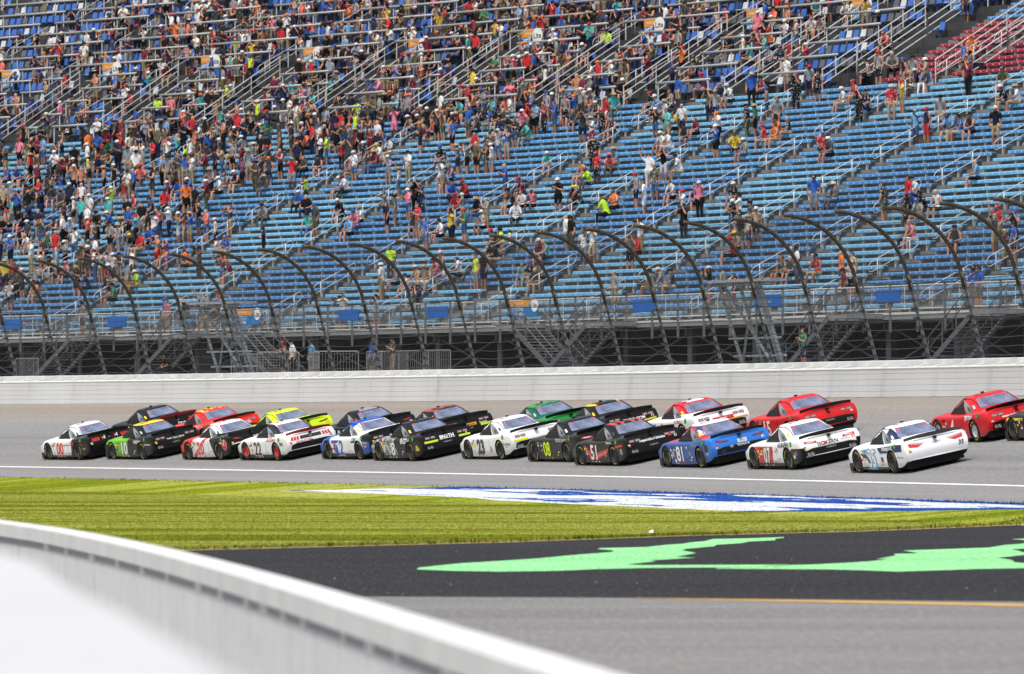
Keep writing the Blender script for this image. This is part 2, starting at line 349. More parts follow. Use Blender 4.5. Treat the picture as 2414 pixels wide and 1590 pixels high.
# ---- lawn: blades over the whole visible strip
def edge_y(x): return np.interp(x, [p[0] for p in EDGE], [p[1] for p in EDGE])
N = 520000
zz = 110 + (262 - 110) * RNG.random(N * 2) ** 1.25; xx = (RNG.random(N * 2) - 0.5) * (zz * 2 * 1207 / FPX + 16)
R_ = 1 / KAP; cx_ = S_X0 - math.cos(PHI0) / KAP; cy_ = S_Z0 - math.sin(PHI0) / KAP
rr = np.hypot(xx - cx_, zz - cy_); dd = R_ - rr; ss = (np.arctan2(zz - cy_, xx - cx_) - PHI0) / KAP
keep = (dd > D_GRASS - 0.06 + 0.22 * RNG.random(N * 2)) & (zz > edge_y(xx) - 0.15 * RNG.random(N * 2)) & (dd < 140)
xx, zz, dd, ss = xx[keep][:N], zz[keep][:N], dd[keep][:N], ss[keep][:N]; n = len(xx)
h1 = EB - TB * D_LINE; h2 = h1 - 0.1 * (D_GRASS - D_LINE); t_ = np.clip((dd - D_GRASS) / 4.2, 0, 1); gh = h2 * (1 - t_)
near_edge = np.clip(1 - (zz - edge_y(xx)) / 3.0, 0, 1); near_top = np.clip(1 - (dd - D_GRASS) / 0.8, 0, 1)
hgt = (0.018 + 0.03 * RNG.random(n)) * (1 + 2.6 * near_edge * RNG.random(n) + 0.8 * near_top * RNG.random(n)); wid = 0.012 + 0.02 * RNG.random(n)
hgt = np.where((near_edge > .02) | (dd < D_GRASS + .2), hgt, hgt * .42); ang = RNG.random(n) * math.pi; lean = (RNG.random((n, 2)) - 0.5) * 0.06
V = np.empty((n, 3, 3), np.float32)
V[:, 0] = np.stack([xx - np.cos(ang) * wid, zz - np.sin(ang) * wid, gh - 0.01], 1); V[:, 1] = np.stack([xx + np.cos(ang) * wid, zz + np.sin(ang) * wid, gh - 0.01], 1)
V[:, 2] = np.stack([xx + lean[:, 0], zz + lean[:, 1], gh + hgt], 1)
me = bpy.data.meshes.new('grass'); me.vertices.add(n * 3); me.vertices.foreach_set('co', V.ravel()); me.loops.add(n * 3); me.loops.foreach_set('vertex_index', np.arange(n * 3, dtype=np.int32))
me.polygons.add(n); me.polygons.foreach_set('loop_start', np.arange(0, n * 3, 3, dtype=np.int32)); me.update(calc_edges=True)
uvl = me.uv_layers.new(name='UVMap'); uvl.data.foreach_set('uv', np.repeat(np.stack([ss, dd], 1), 3, 0).astype(np.float32).ravel())
ta = me.attributes.new('tone', 'FLOAT', 'POINT'); ta.data.foreach_set('value', np.repeat(RNG.random(n), 3).astype(np.float32))
dr = (RNG.random(n) < 0.004 + 0.35 * np.clip(1 - (zz - edge_y(xx)) / 0.45, 0, 1)).astype(np.float32) * 0.8
ta = me.attributes.new('dry', 'FLOAT', 'POINT'); ta.data.foreach_set('value', np.repeat(dr, 3).astype(np.float32))
tag(link('grass', me, M_BLADE), 'mown lawn strip with a painted blue and white emblem by the apron', 'grass', kind='stuff')

# ================================================================== OUTER WALL
HB = 1.016
safer = empty('steel_barrier', PT(42, 0, EB)); safer.location = (0, 0, 0)
tag(safer, 'long white steel tube barrier along the outer edge of the banked track', 'barrier')
M_LIP = plain('lip_sunlit_white', srgb(246, 246, 246), .5, var=.02)  # brighter white puts the sunlit top edge into the lip's colour
prof = []
for i in range(5):
    z0 = EB + i * 0.2032; prof += [(-0.018, z0 + 0.001), (-0.003, z0 + 0.006), (0.0, z0 + 0.014), (0.0, z0 + 0.189), (-0.003, z0 + 0.197), (-0.018, z0 + 0.2022)]
prof = [(-0.2, EB - 0.05)] + prof + [(-0.03, EB + HB), (-0.2, EB + HB)]
for i in range(27):
    s0 = -36.4 + i * 6.1
    o = sd_strip(s0 + 0.006, s0 + 6.094, 6, prof, 'p', True).build('barrier_panel', M_SAFER, safer)
    sd_strip(s0 + 0.002, s0 + 6.098, 6, [(0.004, EB + HB - .035), (.026, EB + HB - .02), (.026, EB + HB + .012), (0.0, EB + HB + .03), (-.2, EB + HB + .03), (-.2, EB + HB + .004), (.002, EB + HB + .004)], 'p', True).build('top_lip', M_LIP, o)
M_FOAM = plain('foam_block', srgb(232, 232, 230), 0.8, var=0.06); M_GAP = plain('gap_dark', srgb(92, 92, 94), 0.8)
for i in range(92):
    s0 = -24.16 + i * 1.52; mb = MB()
    mb.hexa([PT(s0, -.2, EB + .7), PT(s0 + .16, -.2, EB + .7), PT(s0 + .16, -.745, EB + .7), PT(s0, -.745, EB + .7), PT(s0, -.2, EB + HB + .01), PT(s0 + .16, -.2, EB + HB + .01), PT(s0 + .16, -.745, EB + HB + .13), PT(s0, -.745, EB + HB + .13)])
    mb.build('strut', M_FOAM, safer)
cw = empty('concrete_wall'); tag(cw, 'white concrete retaining wall behind the steel barrier, carrying the catch fence', 'wall')
for i in range(17):
    s0 = -40 + i * 10.0
    sd_strip(s0 + 0.01, s0 + 9.99, 8, [(-0.75, EB - 0.1), (-0.75, EB + 1.28), (-0.78, EB + 1.30), (-1.12, EB + 1.30), (-1.15, EB + 1.28), (-1.15, EB - 0.1)], 'w', True).build('wall_segment', M_WALL, cw)

# ================================================================== CATCH FENCE
M_GALV = mat_rust('galvanised_post', srgb(118, 123, 132), srgb(186, 192, 200), 0.1)
M_BROWN = mat_rust('weathered_pipe', srgb(52, 44, 34), srgb(80, 69, 54), 0.25)
M_CABLE = plain('wire_rope', srgb(66, 66, 70), 0.5, 0.3)
M_MESH = mat_mesh('fence_mesh', 0.11, 0.052, srgb(74, 76, 80))
fence = empty('catch_fence'); tag(fence, 'tall catch fence of posts with curved brown tops leaning over the track', 'fence')
UF = 0.95; HF = EB + 1.30
def post_line(t):    # t from 0 (foot) to 1 (tip): offset towards the track and height
    pts = []
    for i in range(6): f = i / 5; pts.append((0.84 * f, 2.95 * f))
    R = 2.95; th0, th1 = rad(16), rad(84)
    for i in range(1, 13):
        th = th0 + (th1 - th0) * i / 12
        pts.append((0.84 + R * (math.cos(th0) - math.cos(th)), 2.95 + R * (math.sin(th) - math.sin(th0))))
    pts.append((pts[-1][0] + 0.22, pts[-1][1] + 0.02)); return pts
PL = post_line(0)
pm = MB()     # local: x towards the track, y along, z up
a, b_ = PL[0], PL[5]
pm.bar((0, -.055, 0), (b_[0], -.055, b_[1]), 0.012, 0.14); pm.bar((0, .055, 0), (b_[0], .055, b_[1]), 0.012, 0.14); pm.bar((0, 0, 0), (b_[0], 0, b_[1]), 0.10, 0.012)
pm.box(-.14, .14, -.12, .12, 0, .02)
post_me = pm.mesh('post'); post_me.materials.append(M_GALV)
am = MB(); am.tube([(x, 0, z) for x, z in PL[4:]], 0.072, 8); am.tube([(x, 0, z) for x, z in PL[4:6]], 0.085, 8)
arc_me = am.mesh('curved_pipe'); arc_me.materials.append(M_BROWN); arc_me.polygons.foreach_set('use_smooth', [True] * len(arc_me.polygons))
cl = MB()
for i in range(9):
    f = (i + .5) / 9.3; x, z = 0.84 * f + .06, 2.95 * f
    cl.box(x - .07, x + .09, -.10, .10, z - .03, z + .04); cl.tube([(x + .05, -.2, z + .02), (x + .08, .2, z - .02)], 0.018, 5)
ALLCL = MB()
POSTS = [89.85 - 4.234 * i for i in range(-7, 31)]
for s in POSTS:
    p = PT(s, -UF, HF); ax = head(s)   # local x -> towards infield (-cos, -sin)
    r = (0, 0, ax + math.pi)
    po = inst('post', post_me, fence, p, r); inst('curved_pipe', arc_me, po, (0, 0, 0), (0, 0, 0)); ALLCL.add([(Matrix.Translation(p) @ Matrix.Rotation(r[2], 4, 'Z')) @ Vector(v) for v in cl.v], cl.f)
tag(ALLCL.build('clamps', M_CABLE, fence), kind='stuff')
for hh in (0.12, 0.42, 0.74, 1.06, 1.38, 1.72, 2.06, 2.4, 2.72, 2.95):
    f = hh / 2.95; rng_ = random.Random(int(hh * 100)); pts = []
    for i in range(len(POSTS)):
        for q in range(2):
            s = POSTS[i] - 4.234 * q / 2; pts.append(PT(s, -UF + 0.84 * f + 0.08, HF + hh - (0.03 + .03 * rng_.random() if q else 0)))
    mb = MB(); mb.tube(pts, 0.016, 4); mb.build('cable', M_CABLE, fence)
for k in range(7, len(PL), 3):
    x, z = PL[k]; mb = MB(); mb.tube([PT(s, -UF + x + .03, HF + z - .07) for s in POSTS], 0.009, 4); mb.build('cable', M_CABLE, fence)
for i in range(len(POSTS) - 1):
    mb = MB(); mb.uv = []; acc = 0; last = None
    for x, z in PL[:-2]:
        if last: acc += math.hypot(x - last[0], z - last[1])
        last = (x, z)
        for s in (POSTS[i], POSTS[i + 1]): mb.v.append(PT(s, -UF + x + .07, HF + z)); mb.uv.append((s, acc))
    for j in range(len(PL) - 3): mb.f.append((2*j, 2*j+1, 2*j+3, 2*j+2)); mb.m.append(0)
    mb.build('wire_mesh', M_MESH, fence)
# crossover gates: heavier raking frames behind two bays
def raker(s, u0, u1, h0, h1, w=0.12): mb = MB(); mb.bar(PT(s, -u0, h0), PT(s, -u1, h1), w, w); return mb
for sa, sb in ((72.8, 68.7), (26.68, 22.4)):
    for s, u in ((sa - .5, 1.6), (sa - 1.6, 1.9), (sb + 1.3, 1.9), (sb + .4, 1.6)):
        raker(s, u + .2, u - .85, HF - .2, HF + 3.0).build('gate_frame', M_GALV, fence)
    for k in range(5):
        mb = MB(); hh = .3 + .65 * k; f = hh / 3.2; mb.bar(PT(sa, -1.75 + 1.05 * f, HF + hh), PT(sb, -1.75 + 1.05 * f, HF + hh), .07, .07); mb.build('gate_rail', M_GALV, fence)
    mb = MB(); mb.bar(PT(sa - .6, -1.7, HF), PT(sb + 1.2, -.9, HF + 2.9), .08, .08); mb.bar(PT(sb + 1.2, -1.7, HF), PT(sa - .6, -.9, HF + 2.9), .08, .08); mb.build('gate_brace', M_GALV, fence)
    mb = MB(); mb.hexa([PT(sa + .1, -.55, HF + 3.0), PT(sb - .1, -.55, HF + 3.0), PT(sb - .1, -1.6, HF + 3.0), PT(sa + .1, -1.6, HF + 3.0), PT(sa + .1, -.55, HF + 3.1), PT(sb - .1, -.55, HF + 3.1), PT(sb - .1, -1.6, HF + 3.1), PT(sa + .1, -1.6, HF + 3.1)]); mb.build('gate_beam', M_GALV, fence)

# ================================================================== GRANDSTAND
H0 = 4.46 + CAMH; U0 = 14.5; RI, RU = 0.345, 0.685; KTOP = 33
M_ALU = plain('aluminium_deck', srgb(72, 72, 74), 0.55, 0.35, var=0.18, scale=2)  # upper deck grey darkened to hold the shade between the people
M_ALUB = plain('bench_tier_deck', srgb(126, 126, 126), 0.6, 0.2, var=0.2, scale=2)
M_RISER = plain('riser_grey', srgb(60, 61, 64), 0.6, 0.3, var=0.2, scale=1.5)  # riser grey darkened for the shade among the crowd
M_RAILW = plain('white_rail', srgb(204, 204, 203), 0.4, 0.1, var=0.06)
M_GREY = plain('grey_rail', srgb(160, 161, 163), 0.5, 0.2, var=0.1)
M_STEEL = plain('structural_steel', srgb(72, 75, 82), 0.55, 0.3, var=0.2, scale=2)
M_STEEL2 = plain('stair_steel', srgb(104, 106, 111), 0.5, 0.3, var=.15)
M_BLACKIN = plain('portal_shade_black', srgb(30, 30, 32), 0.9, var=0.3, scale=0.6)
def mat_bench(name, col):
    m, nt, b = new_mat(name); uv = node(nt, 'ShaderNodeUVMap'); sep = node(nt, 'ShaderNodeSeparateXYZ'); nt.links.new(uv.outputs[0], sep.inputs[0])
    fr = mathn(nt, 'FRACT', mathn(nt, 'DIVIDE', sep.outputs[0], 0.46)); dx = mathn(nt, 'MULTIPLY', mathn(nt, 'SUBTRACT', fr, 0.5), 0.46); dy = mathn(nt, 'SUBTRACT', sep.outputs[1], 0.5)
    dot = mathn(nt, 'LESS_THAN', mathn(nt, 'ADD', mathn(nt, 'MULTIPLY', dx, dx), mathn(nt, 'MULTIPLY', mathn(nt, 'MULTIPLY', dy, dy), 0.02)), 0.0007)
    n = noise(nt, 1.3, 4, mapping(nt, uv.outputs[0], (1, 1.5, 1)))
    c = ramp(nt, n, [(0.3, tuple(x * 0.8 for x in col[:3])), (0.7, tuple(min(1, x * 1.15) for x in col[:3]))])
    nt.links.new(mixc(nt, mathn(nt, 'MULTIPLY', dot, 0.8), c, srgb(225, 232, 240)), b.inputs['Base Color']); b.inputs['Roughness'].default_value = 0.35; return m
M_BL = mat_bench('bench_light_blue', srgb(112, 176, 216)); M_BD = mat_bench('bench_blue', srgb(70, 134, 194)); M_BM = mat_bench('bench_mid_blue', srgb(84, 150, 204)); M_BR = mat_bench('bench_crimson', srgb(158, 40, 66))
stand = empty('grandstand'); tag(stand, 'long grandstand with blue benches, chairs above and a railed front walkway', 'grandstand')
GU = EB + 1.2
AISLES = [7.2, 16.4, 25.6, 34.8, 43.9, 53.2, 62.4, 71.3, 80.3, 90.0, 100.0, 109.5, 118.7, 127.9, 137.0, 146.2, 155.4, 164.6, 173.8]
DRIFT = -0.105                                   # the aisles splay a little towards the top
AW = 0.62
def vis(u, h, m=14.0):                            # stretch of s worth building at this distance
    return s_seen(2414 + 100, -u) - m, s_seen(-100, -u) + m
# tiers
for k in range(0, KTOP + 20):
    u = U0 + RU * k; h = H0 + RI * k; a, b_ = vis(u, h)
    if k > KTOP: b_ = min(b_, 73.4)
    if b_ - a < 2: continue
    mb = sd_strip(a, b_, 14, [(-(u - .5), h - RI - .01), (-(u - .5), h), (-(u + .18), h), (-(u + .20), h - .03), (-(u - .47), h - RI + .0)], 'step', True)
    mb.build('tier_step', M_ALUB, stand)
BRK = MB()
def bench(s0, s1, k, mat):
    u = U0 + RU * k; h = H0 + RI * k; mb = MB(); mb.uv = []; n = 3
    prof = [(-.125, .275), (-.15, .30), (-.155, .40), (-.135, .43), (-.10, .44), (.13, .44), (.13, .40), (-.09, .40), (-.105, .275)]
    uvv = [.0, .3, .75, 1, 1.3, 2.2, 2.3, 3.2, 3.5]
    L = s1 - s0
    for i in range(n + 1):
        s = s0 + L * i / n
        for (du, dh), t in zip(prof, uvv): mb.v.append(PT(s, -(u + du), h + dh)); mb.uv.append((s, t * 0.9))
    q = len(prof)
    for i in range(n):
        for j in range(q): mb.f.append((i*q + j, i*q + (j+1) % q, (i+1)*q + (j+1) % q, (i+1)*q + j)); mb.m.append(0)
    mb.f += [tuple(range(q)), tuple(n*q + j for j in range(q-1, -1, -1))]; mb.m += [0, 0]
    o = mb.build('bench', mat, stand)
    br = BRK; m = max(2, int(L / 1.25) + 1)
    for i in range(m):
        s = s0 + .35 + (L - .7) * i / (m - 1); br.hexa([PT(s - .022, -(u - .09), h), PT(s + .022, -(u - .09), h), PT(s + .022, -(u - .04), h), PT(s - .022, -(u - .04), h), PT(s - .022, -(u - .11), h + .375), PT(s + .022, -(u - .11), h + .375), PT(s + .022, -(u + .09), h + .375), PT(s - .022, -(u + .09), h + .375)])
nb = 0
for k in range(0, KTOP):
    a, b_ = vis(U0 + RU * k, 0, 7.0); ed = [x + DRIFT * k for x in AISLES]
    for i in range(len(ed) - 1):
        s0, s1 = max(ed[i] + AW, a), min(ed[i + 1] - AW, b_)
        if s1 - s0 < .8: continue
        if k == 0:                               # the first row is broken into short benches
            for q in range(3):
                w = (s1 - s0) / 3; bench(s0 + w * q + .5, s0 + w * q + 2.0, k, M_BL)
            continue
        if k in (1, 2, 3, 4) and i in (7,):      # the stair from the walkway cuts into the first rows
            bench(s0, s0 + 2.0, k, M_BL); bench(s0 + 4.0, s1, k, M_BL); continue
        bench(s0, s1, k, (M_BL, M_BD)[i % 2] if k < 20 else ((M_BL, M_BM)[i % 2] if (i + k // 9) % 2 else M_BM))
for k in range(KTOP, KTOP + 19):                 # crimson benches of the next block, blue again above it
    u = U0 + RU * k; a, b_ = vis(u, 0, 7.0); ed = [x + DRIFT * k for x in AISLES]
    for i in range(len(ed) - 1):
        s0, s1 = max(ed[i] + AW, a), min(ed[i + 1] - AW, 72.7)
        if s1 - s0 > .8: bench(s0, s1, k, M_BR if k < KTOP + 9 else M_BD)
tag(BRK.build('bench_brackets', M_RAILW, stand), kind='stuff')
# aisle handrails: looped pipes four rows long
def loop_rail(n):
    L, Hh = RU * n, RI * n; mb = MB(); pts = []
    lo, hi = 0.50, 0.92; r = (hi - lo) / 2
    sl = Vector((L, 0, Hh)).normalized()
    for i in range(7):
        t = math.pi / 2 + math.pi * i / 6; pts.append(Vector((0, 0, (lo + hi) / 2)) + sl * (r * math.cos(t)) + Vector((0, 0, 1)) * r * math.sin(t))
    for i in range(7):
        t = -math.pi / 2 + math.pi * i / 6; pts.append(Vector((L, 0, Hh + (lo + hi) / 2)) + sl * (r * math.cos(t)) + Vector((0, 0, 1)) * r * math.sin(t))
    mb.tube(pts, 0.017, 6, closed=True)
    for f in (0.12, 0.88): mb.tube([(L * f, 0, Hh * f - .02), (L * f, 0, Hh * f + hi)], 0.022, 6)
    me = mb.mesh('handrail'); me.materials.append(M_RAILW); me.polygons.foreach_set('use_smooth', [True] * len(me.polygons)); return me
HR = loop_rail(2.9)
for ai in AISLES:
    for k in range(0, KTOP - 2, 4):
        s = ai + DRIFT * (k + 1.5); u = U0 + RU * k - .35; p = PT(s, -u, H0 + RI * k); xs = seen(p)[0]
        if -200 < xs < 2620: inst('handrail', HR, stand, p, (0, 0, head(s) + DRIFT * 0.2))
for ai in AISLES:
    for k in (KTOP, KTOP + 4, KTOP + 8):
        s = ai + DRIFT * (k + 1.5); u = U0 + RU * k - .35; p = PT(s, -u, H0 + RI * k); xs = seen(p)[0]
        if s < 72 and xs < 2480: inst('handrail', HR, stand, p, (0, 0, head(s)))
# aisle steps
for ai in AISLES:
    mb = MB(); any_ = False
    for k in range(1, KTOP):
        s = ai + DRIFT * k; u = U0 + RU * k; p = PT(s, -u, 0); xs = seen((p[0], p[1], 0))[0]
        if not (-60 < xs < 2470): continue
        any_ = True; h = H0 + RI * k
        mb.hexa([PT(s - .42, -(u - .82), h - RI + .001), PT(s + .42, -(u - .82), h - RI + .001), PT(s + .42, -(u - .505), h - RI + .001), PT(s - .42, -(u - .505), h - RI + .001),
                 PT(s - .42, -(u - .82), h - RI * .5), PT(s + .42, -(u - .82), h - RI * .5), PT(s + .42, -(u - .505), h - RI * .5), PT(s - .42, -(u - .505), h - RI * .5)])
    if any_: mb.build('aisle_steps', M_ALU, stand)

# upper tiers with single chairs and a drink rail before each row
TR, TU = 0.82, 1.63; HU = H0 + RI * 33.0 + .12; UU = U0 + RU * 33.2; NT = 14; S_SPLIT = 73.1
def tier(j): return UU + TU * j, HU + TR * j
for j in range(NT):
    u, h = tier(j); a, b_ = vis(u, h); a = max(a, S_SPLIT + .3)
    if b_ - a < 2: continue
    mb = sd_strip(a, b_, 14, [(-(u - .62), h - TR - .01), (-(u - .62), h), (-(u + 1.02), h), (-(u + 1.02), h - .1), (-(u - .58), h - TR)], 't', True); mb.build('tier_step', M_ALU, stand)
    mb = sd_strip(a, b_, 14, [(-(u + .62), h + .002), (-(u + .62), h + TR * .5), (-(u + 1.01), h + TR * .5), (-(u + 1.01), h + .002)], 't', True); mb.build('tier_step', M_RISER, stand)
ch = MB()     # chair: x towards the track (front), local z up, origin on the deck under the back
ch.hexa([(-.03, -.215, .42), (.40, -.215, .43), (.40, .215, .43), (-.03, .215, .42), (-.03, -.215, .455), (.40, -.215, .47), (.40, .215, .47), (-.03, .215, .455)])
ch.hexa([(-.04, -.22, .44), (.0, -.22, .44), (.0, .22, .44), (-.04, .22, .44), (-.14, -.20, .86), (-.10, -.20, .86), (-.10, .20, .86), (-.14, .20, .86)])
ch.box(.05, .11, -.03, .03, 0, .42); ch.box(-.02, .02, -.2, .2, .36, .42)
chair_me = {}
for nm, c in (('blue', srgb(58, 104, 180)), ('white', srgb(196, 198, 202)), ('grey', srgb(92, 94, 98))):
    me = ch.mesh('chair_' + nm); me.materials.append(plain('chair_' + nm, c, 0.4, var=0.08)); chair_me[nm] = me
STAIRS = [67.6, 76.2, 83.8, 91.8, 99.8, 109.5, 118.8, 127.5, 136.1, 144.5, 153.2, 162.0]      # portal stairs at the foot of the upper tiers
def in_stair(s, j): return j < 5 and any(-2.2 < (s - (x + j * 0.42)) < 1.0 for x in STAIRS)
def in_aisle(s, j): return any(abs(s - (x - 5.4 - .17 * j)) < .62 for x in AISLES)
chairs = []; CH_SP = 0.54
for j in range(NT):
    u, h = tier(j); a, b_ = vis(u, h, 0.5); a = max(a, S_SPLIT + .8)
    m = int((b_ - a) / CH_SP)
    for i in range(max(0, m)):
        s = a + CH_SP * (i + .5)
        if in_stair(s, j) or in_aisle(s, j): continue
        c = random.choices(('blue', 'white', 'grey'), (48, 18, 34))[0]
        p = PT(s, -(u + .30), h); chairs.append((p[1], p, s, c, j, u, h))
chairs.sort(key=lambda t: t[0])
inview = [c for c in chairs if -10 < seen(c[1])[0] < 2424 and seen((c[1][0], c[1][1], c[1][2] + .9))[1] > 0]
near = set(id(c) for c in inview[:300]); rest = MB(); CV = ch.v; CF = ch.f; cmi = {'blue': 0, 'white': 1, 'grey': 2}
for c in chairs:
    rz = head(c[2]) + math.pi
    if id(c) in near: inst('chair', chair_me[c[3]], stand, c[1], (0, 0, rz)); continue
    x, y = seen((c[1][0], c[1][1], c[1][2] + .9))
    if y < -40: continue
    co, si = math.cos(rz), math.sin(rz)
    rest.add([(c[1][0] + v[0]*co - v[1]*si, c[1][1] + v[0]*si + v[1]*co, c[1][2] + v[2]) for v in CV], CF, cmi[c[3]])
tag(rest.build('chair_rows', [chair_me[n].materials[0] for n in ('blue', 'white', 'grey')], stand), kind='stuff')
RPO = MB()
for j in range(NT):
    u, h = tier(j); a, b_ = vis(u, h, 1.0); a = max(a, S_SPLIT + .6); s = a; run = None
    segs = []
    while s < b_:
        blocked = in_aisle(s, j) or in_stair(s, j)
        if not blocked and run is None: run = s
        if blocked and run is not None: segs.append((run, s)); run = None
        s += .25
    if run is not None: segs.append((run, b_))
    for s0, s1 in segs:
        if s1 - s0 < .8: continue
        mb = MB(); mb.tube([PT(s0, -(u - .55), h + .95), PT((s0 + s1) / 2, -(u - .55), h + .95), PT(s1, -(u - .55), h + .95)], 0.068, 8); o = mb.build('drink_rail', M_GREY, stand, True)
        mb = RPO; m = max(2, int((s1 - s0) / 2.3) + 1)
        for i in range(m): s = s0 + .15 + (s1 - s0 - .3) * i / (m - 1); mb.tube([PT(s, -(u - .55), h), PT(s, -(u - .55), h + .92)], 0.032, 6)
tag(RPO.build('rail_posts', M_RAILW, stand), kind='stuff')
HRU = loop_rail(4.2)
for ai in AISLES:
    for j in (1, 4, 7, 10):
        u, h = tier(j); s = ai - 5.4 - .17 * (j + 1); p = PT(s, -(u - .3), h); xs, ys = seen(p)
        if s > S_SPLIT + 1.5 and -90 < xs < 2480 and ys > -60: inst('handrail', HRU, stand, p, (0, 0, head(s)))

# ---- lettering helper (used for signs and cars)
_tc = {}
def text_mesh(txt, bold=0.0, shear=0.0):
    key = (txt, bold, shear)
    if key in _tc: return _tc[key]
    cu = bpy.data.curves.new('t', 'FONT'); cu.body = txt; cu.align_x = 'CENTER'; cu.align_y = 'CENTER'; cu.resolution_u = 3
    cu.offset = bold; cu.shear = shear
    ob = bpy.data.objects.new('t', cu); me = evaluated_mesh(ob)
    v = np.array([tuple(p.co) for p in me.vertices])[:, :2]; f = [tuple(p.vertices) for p in me.polygons]
    bpy.data.objects.remove(ob); bpy.data.curves.remove(cu); bpy.data.meshes.remove(me)
    lo, hi = v.min(0), v.max(0); v = (v - (lo + hi) / 2); w, h = (hi - lo); v = v / h
    _tc[key] = (v, f, w / h); return _tc[key]
def sign_letters(parent, txt, s, u, h, height, mat, maxw=None, bold=0.01):
    v, f, asp = text_mesh(txt, bold); hh = height; ww = hh * asp
    sx = 1.0 if not maxw or ww <= maxw else maxw / ww
    mb = MB(); mb.add([PT(s - x * hh * sx, -u + .012, h + y * hh) for x, y in v], f); return mb.build('lettering', mat, parent)
M_SBLUE = plain('sign_blue', srgb(28, 112, 176), 0.4, var=0.06); M_SORG = plain('sign_orange', srgb(214, 140, 40), 0.4, var=0.06); M_TXTW = plain('lettering_white', srgb(225, 228, 230), 0.5, var=0.03); M_TXTK = plain('lettering_black', srgb(26, 26, 28), 0.5, var=0.03)
M_PBLUE = plain('panel_blue', srgb(18, 92, 176), 0.45, var=0.1, scale=2); M_STEELSH = plain('checker_plate', srgb(146, 148, 152), 0.5, 0.4, var=0.2)
def slab(s0, s1, u0, u1, h0, h1, n=1):
    mb = MB()
    for i in range(n):
        a = s0 + (s1 - s0) * i / n; b_ = s0 + (s1 - s0) * (i + 1) / n
        mb.hexa([PT(a, -u0, h0), PT(b_, -u0, h0), PT(b_, -u1, h0), PT(a, -u1, h0), PT(a, -u0, h1), PT(b_, -u0, h1), PT(b_, -u1, h1), PT(a, -u1, h1)])
    return mb
def section_sign(s, u, h, w, hh, num):
    o = slab(s - w / 2, s + w / 2, u, u + .03, h, h + hh * .62).build('section_sign', M_SBLUE, stand)
    slab(s - w / 2 + w * .28, s + w / 2, u, u + .03, h + hh * .62 + .002, h + hh).build('sign_header', M_SORG, o)
    sign_letters(o, 'CHICAGOLAND', s + w * .12, u, h + hh * .81, hh * .12, M_TXTW, w * .5); sign_letters(o, 'SECTIONS', s + w * .14, u, h + hh * .45, hh * .2, M_TXTW, w * .62); sign_letters(o, num, s + w * .14, u, h + hh * .16, hh * .2, M_TXTW, w * .6)
    mb = MB(); r = hh * .40; c = (s - w * .5 + r * .7, h + hh * .68); ring = [(math.cos(t * math.pi / 10) * r, math.sin(t * math.pi / 10) * r) for t in range(20)]
    mb.add([PT(c[0] + x, -u + .02, c[1] + y) for x, y in ring], [tuple(range(20))]); mb.add([PT(c[0] + x, -u - .005, c[1] + y) for x, y in ring], [tuple(range(19, -1, -1))]); mb.build('sign_disc', M_WHITE, o)
    v, f, asp = text_mesh('Lite', .015); q = MB(); q.add([PT(c[0] - x * r * .75, -u + .026, c[1] + y * r * .75) for x, y in v], f); q.build('lettering', M_TXTK, o)

# ---- portal stairs between the benches and the upper tiers: dark box for the shaded opening, steps, slanting rails, sign
for si, s0 in enumerate(STAIRS):
    u0 = U0 + RU * 32.6; h0 = H0 + RI * 32.6; L = 7.4; x_, y_ = seen(PT(s0, -u0, h0))
    if x_ > 2600 or x_ < -250: continue
    def SP(t, off, z, s0=s0, u0=u0, h0=h0): return PT(s0 + t * .23 + off, -(u0 + t), h0 + t * .5035 + z)
    slabm = MB()
    for i in range(12):
        t0 = L * i / 12; t1 = L * (i + 1) / 12; z = h0 + t0 * .5035 + .16
        slabm.hexa([PT(s0 - 1.9 + t0 * .23, -(u0 + t0), z - .32), PT(s0 + .7 + t0 * .23, -(u0 + t0), z - .32), PT(s0 + .7 + t0 * .23, -(u0 + t1 + .1), z - .32), PT(s0 - 1.9 + t0 * .23, -(u0 + t1 + .1), z - .32),
                    PT(s0 - 1.9 + t0 * .23, -(u0 + t0), z), PT(s0 + .7 + t0 * .23, -(u0 + t0), z), PT(s0 + .7 + t0 * .23, -(u0 + t1 + .1), z), PT(s0 - 1.9 + t0 * .23, -(u0 + t1 + .1), z)])
    slabm.build('portal_stair', M_ALU, stand)
    for off, zs in ((.75, (.5, .85, 1.2)), (-1.95, (.5, .85, 1.2))):
        for z in zs:
            mb = MB(); mb.tube([SP(0, off, z), SP(L, off, z)], .028, 6); mb.build('stair_rail', M_RAILW, stand)
        for t in (0.05, L * .33, L * .66, L * .99):
            mb = MB(); mb.bar(SP(t, off, -.1), SP(t, off, 1.25), .09 if off < 0 else .05, .09 if off < 0 else .05); mb.build('stair_post', M_STEEL if off < 0 else M_RAILW, stand)
    mb = slab(s0 - 1.85, s0 - .9, u0 + .3, u0 + 1.2, h0 + .1, h0 + .95); mb.build('portal_shade_box', M_BLACKIN, stand)  # black box stands in for the shade inside the portal
    p = SP(L + .2, -1.4, 1.0); ss_, dd_ = sd_of(p[0], p[1]); section_sign(ss_ - .3, -dd_, p[2] - .55, 1.5, 1.0, '%d - %d' % (425 - 2 * si, 426 - 2 * si))

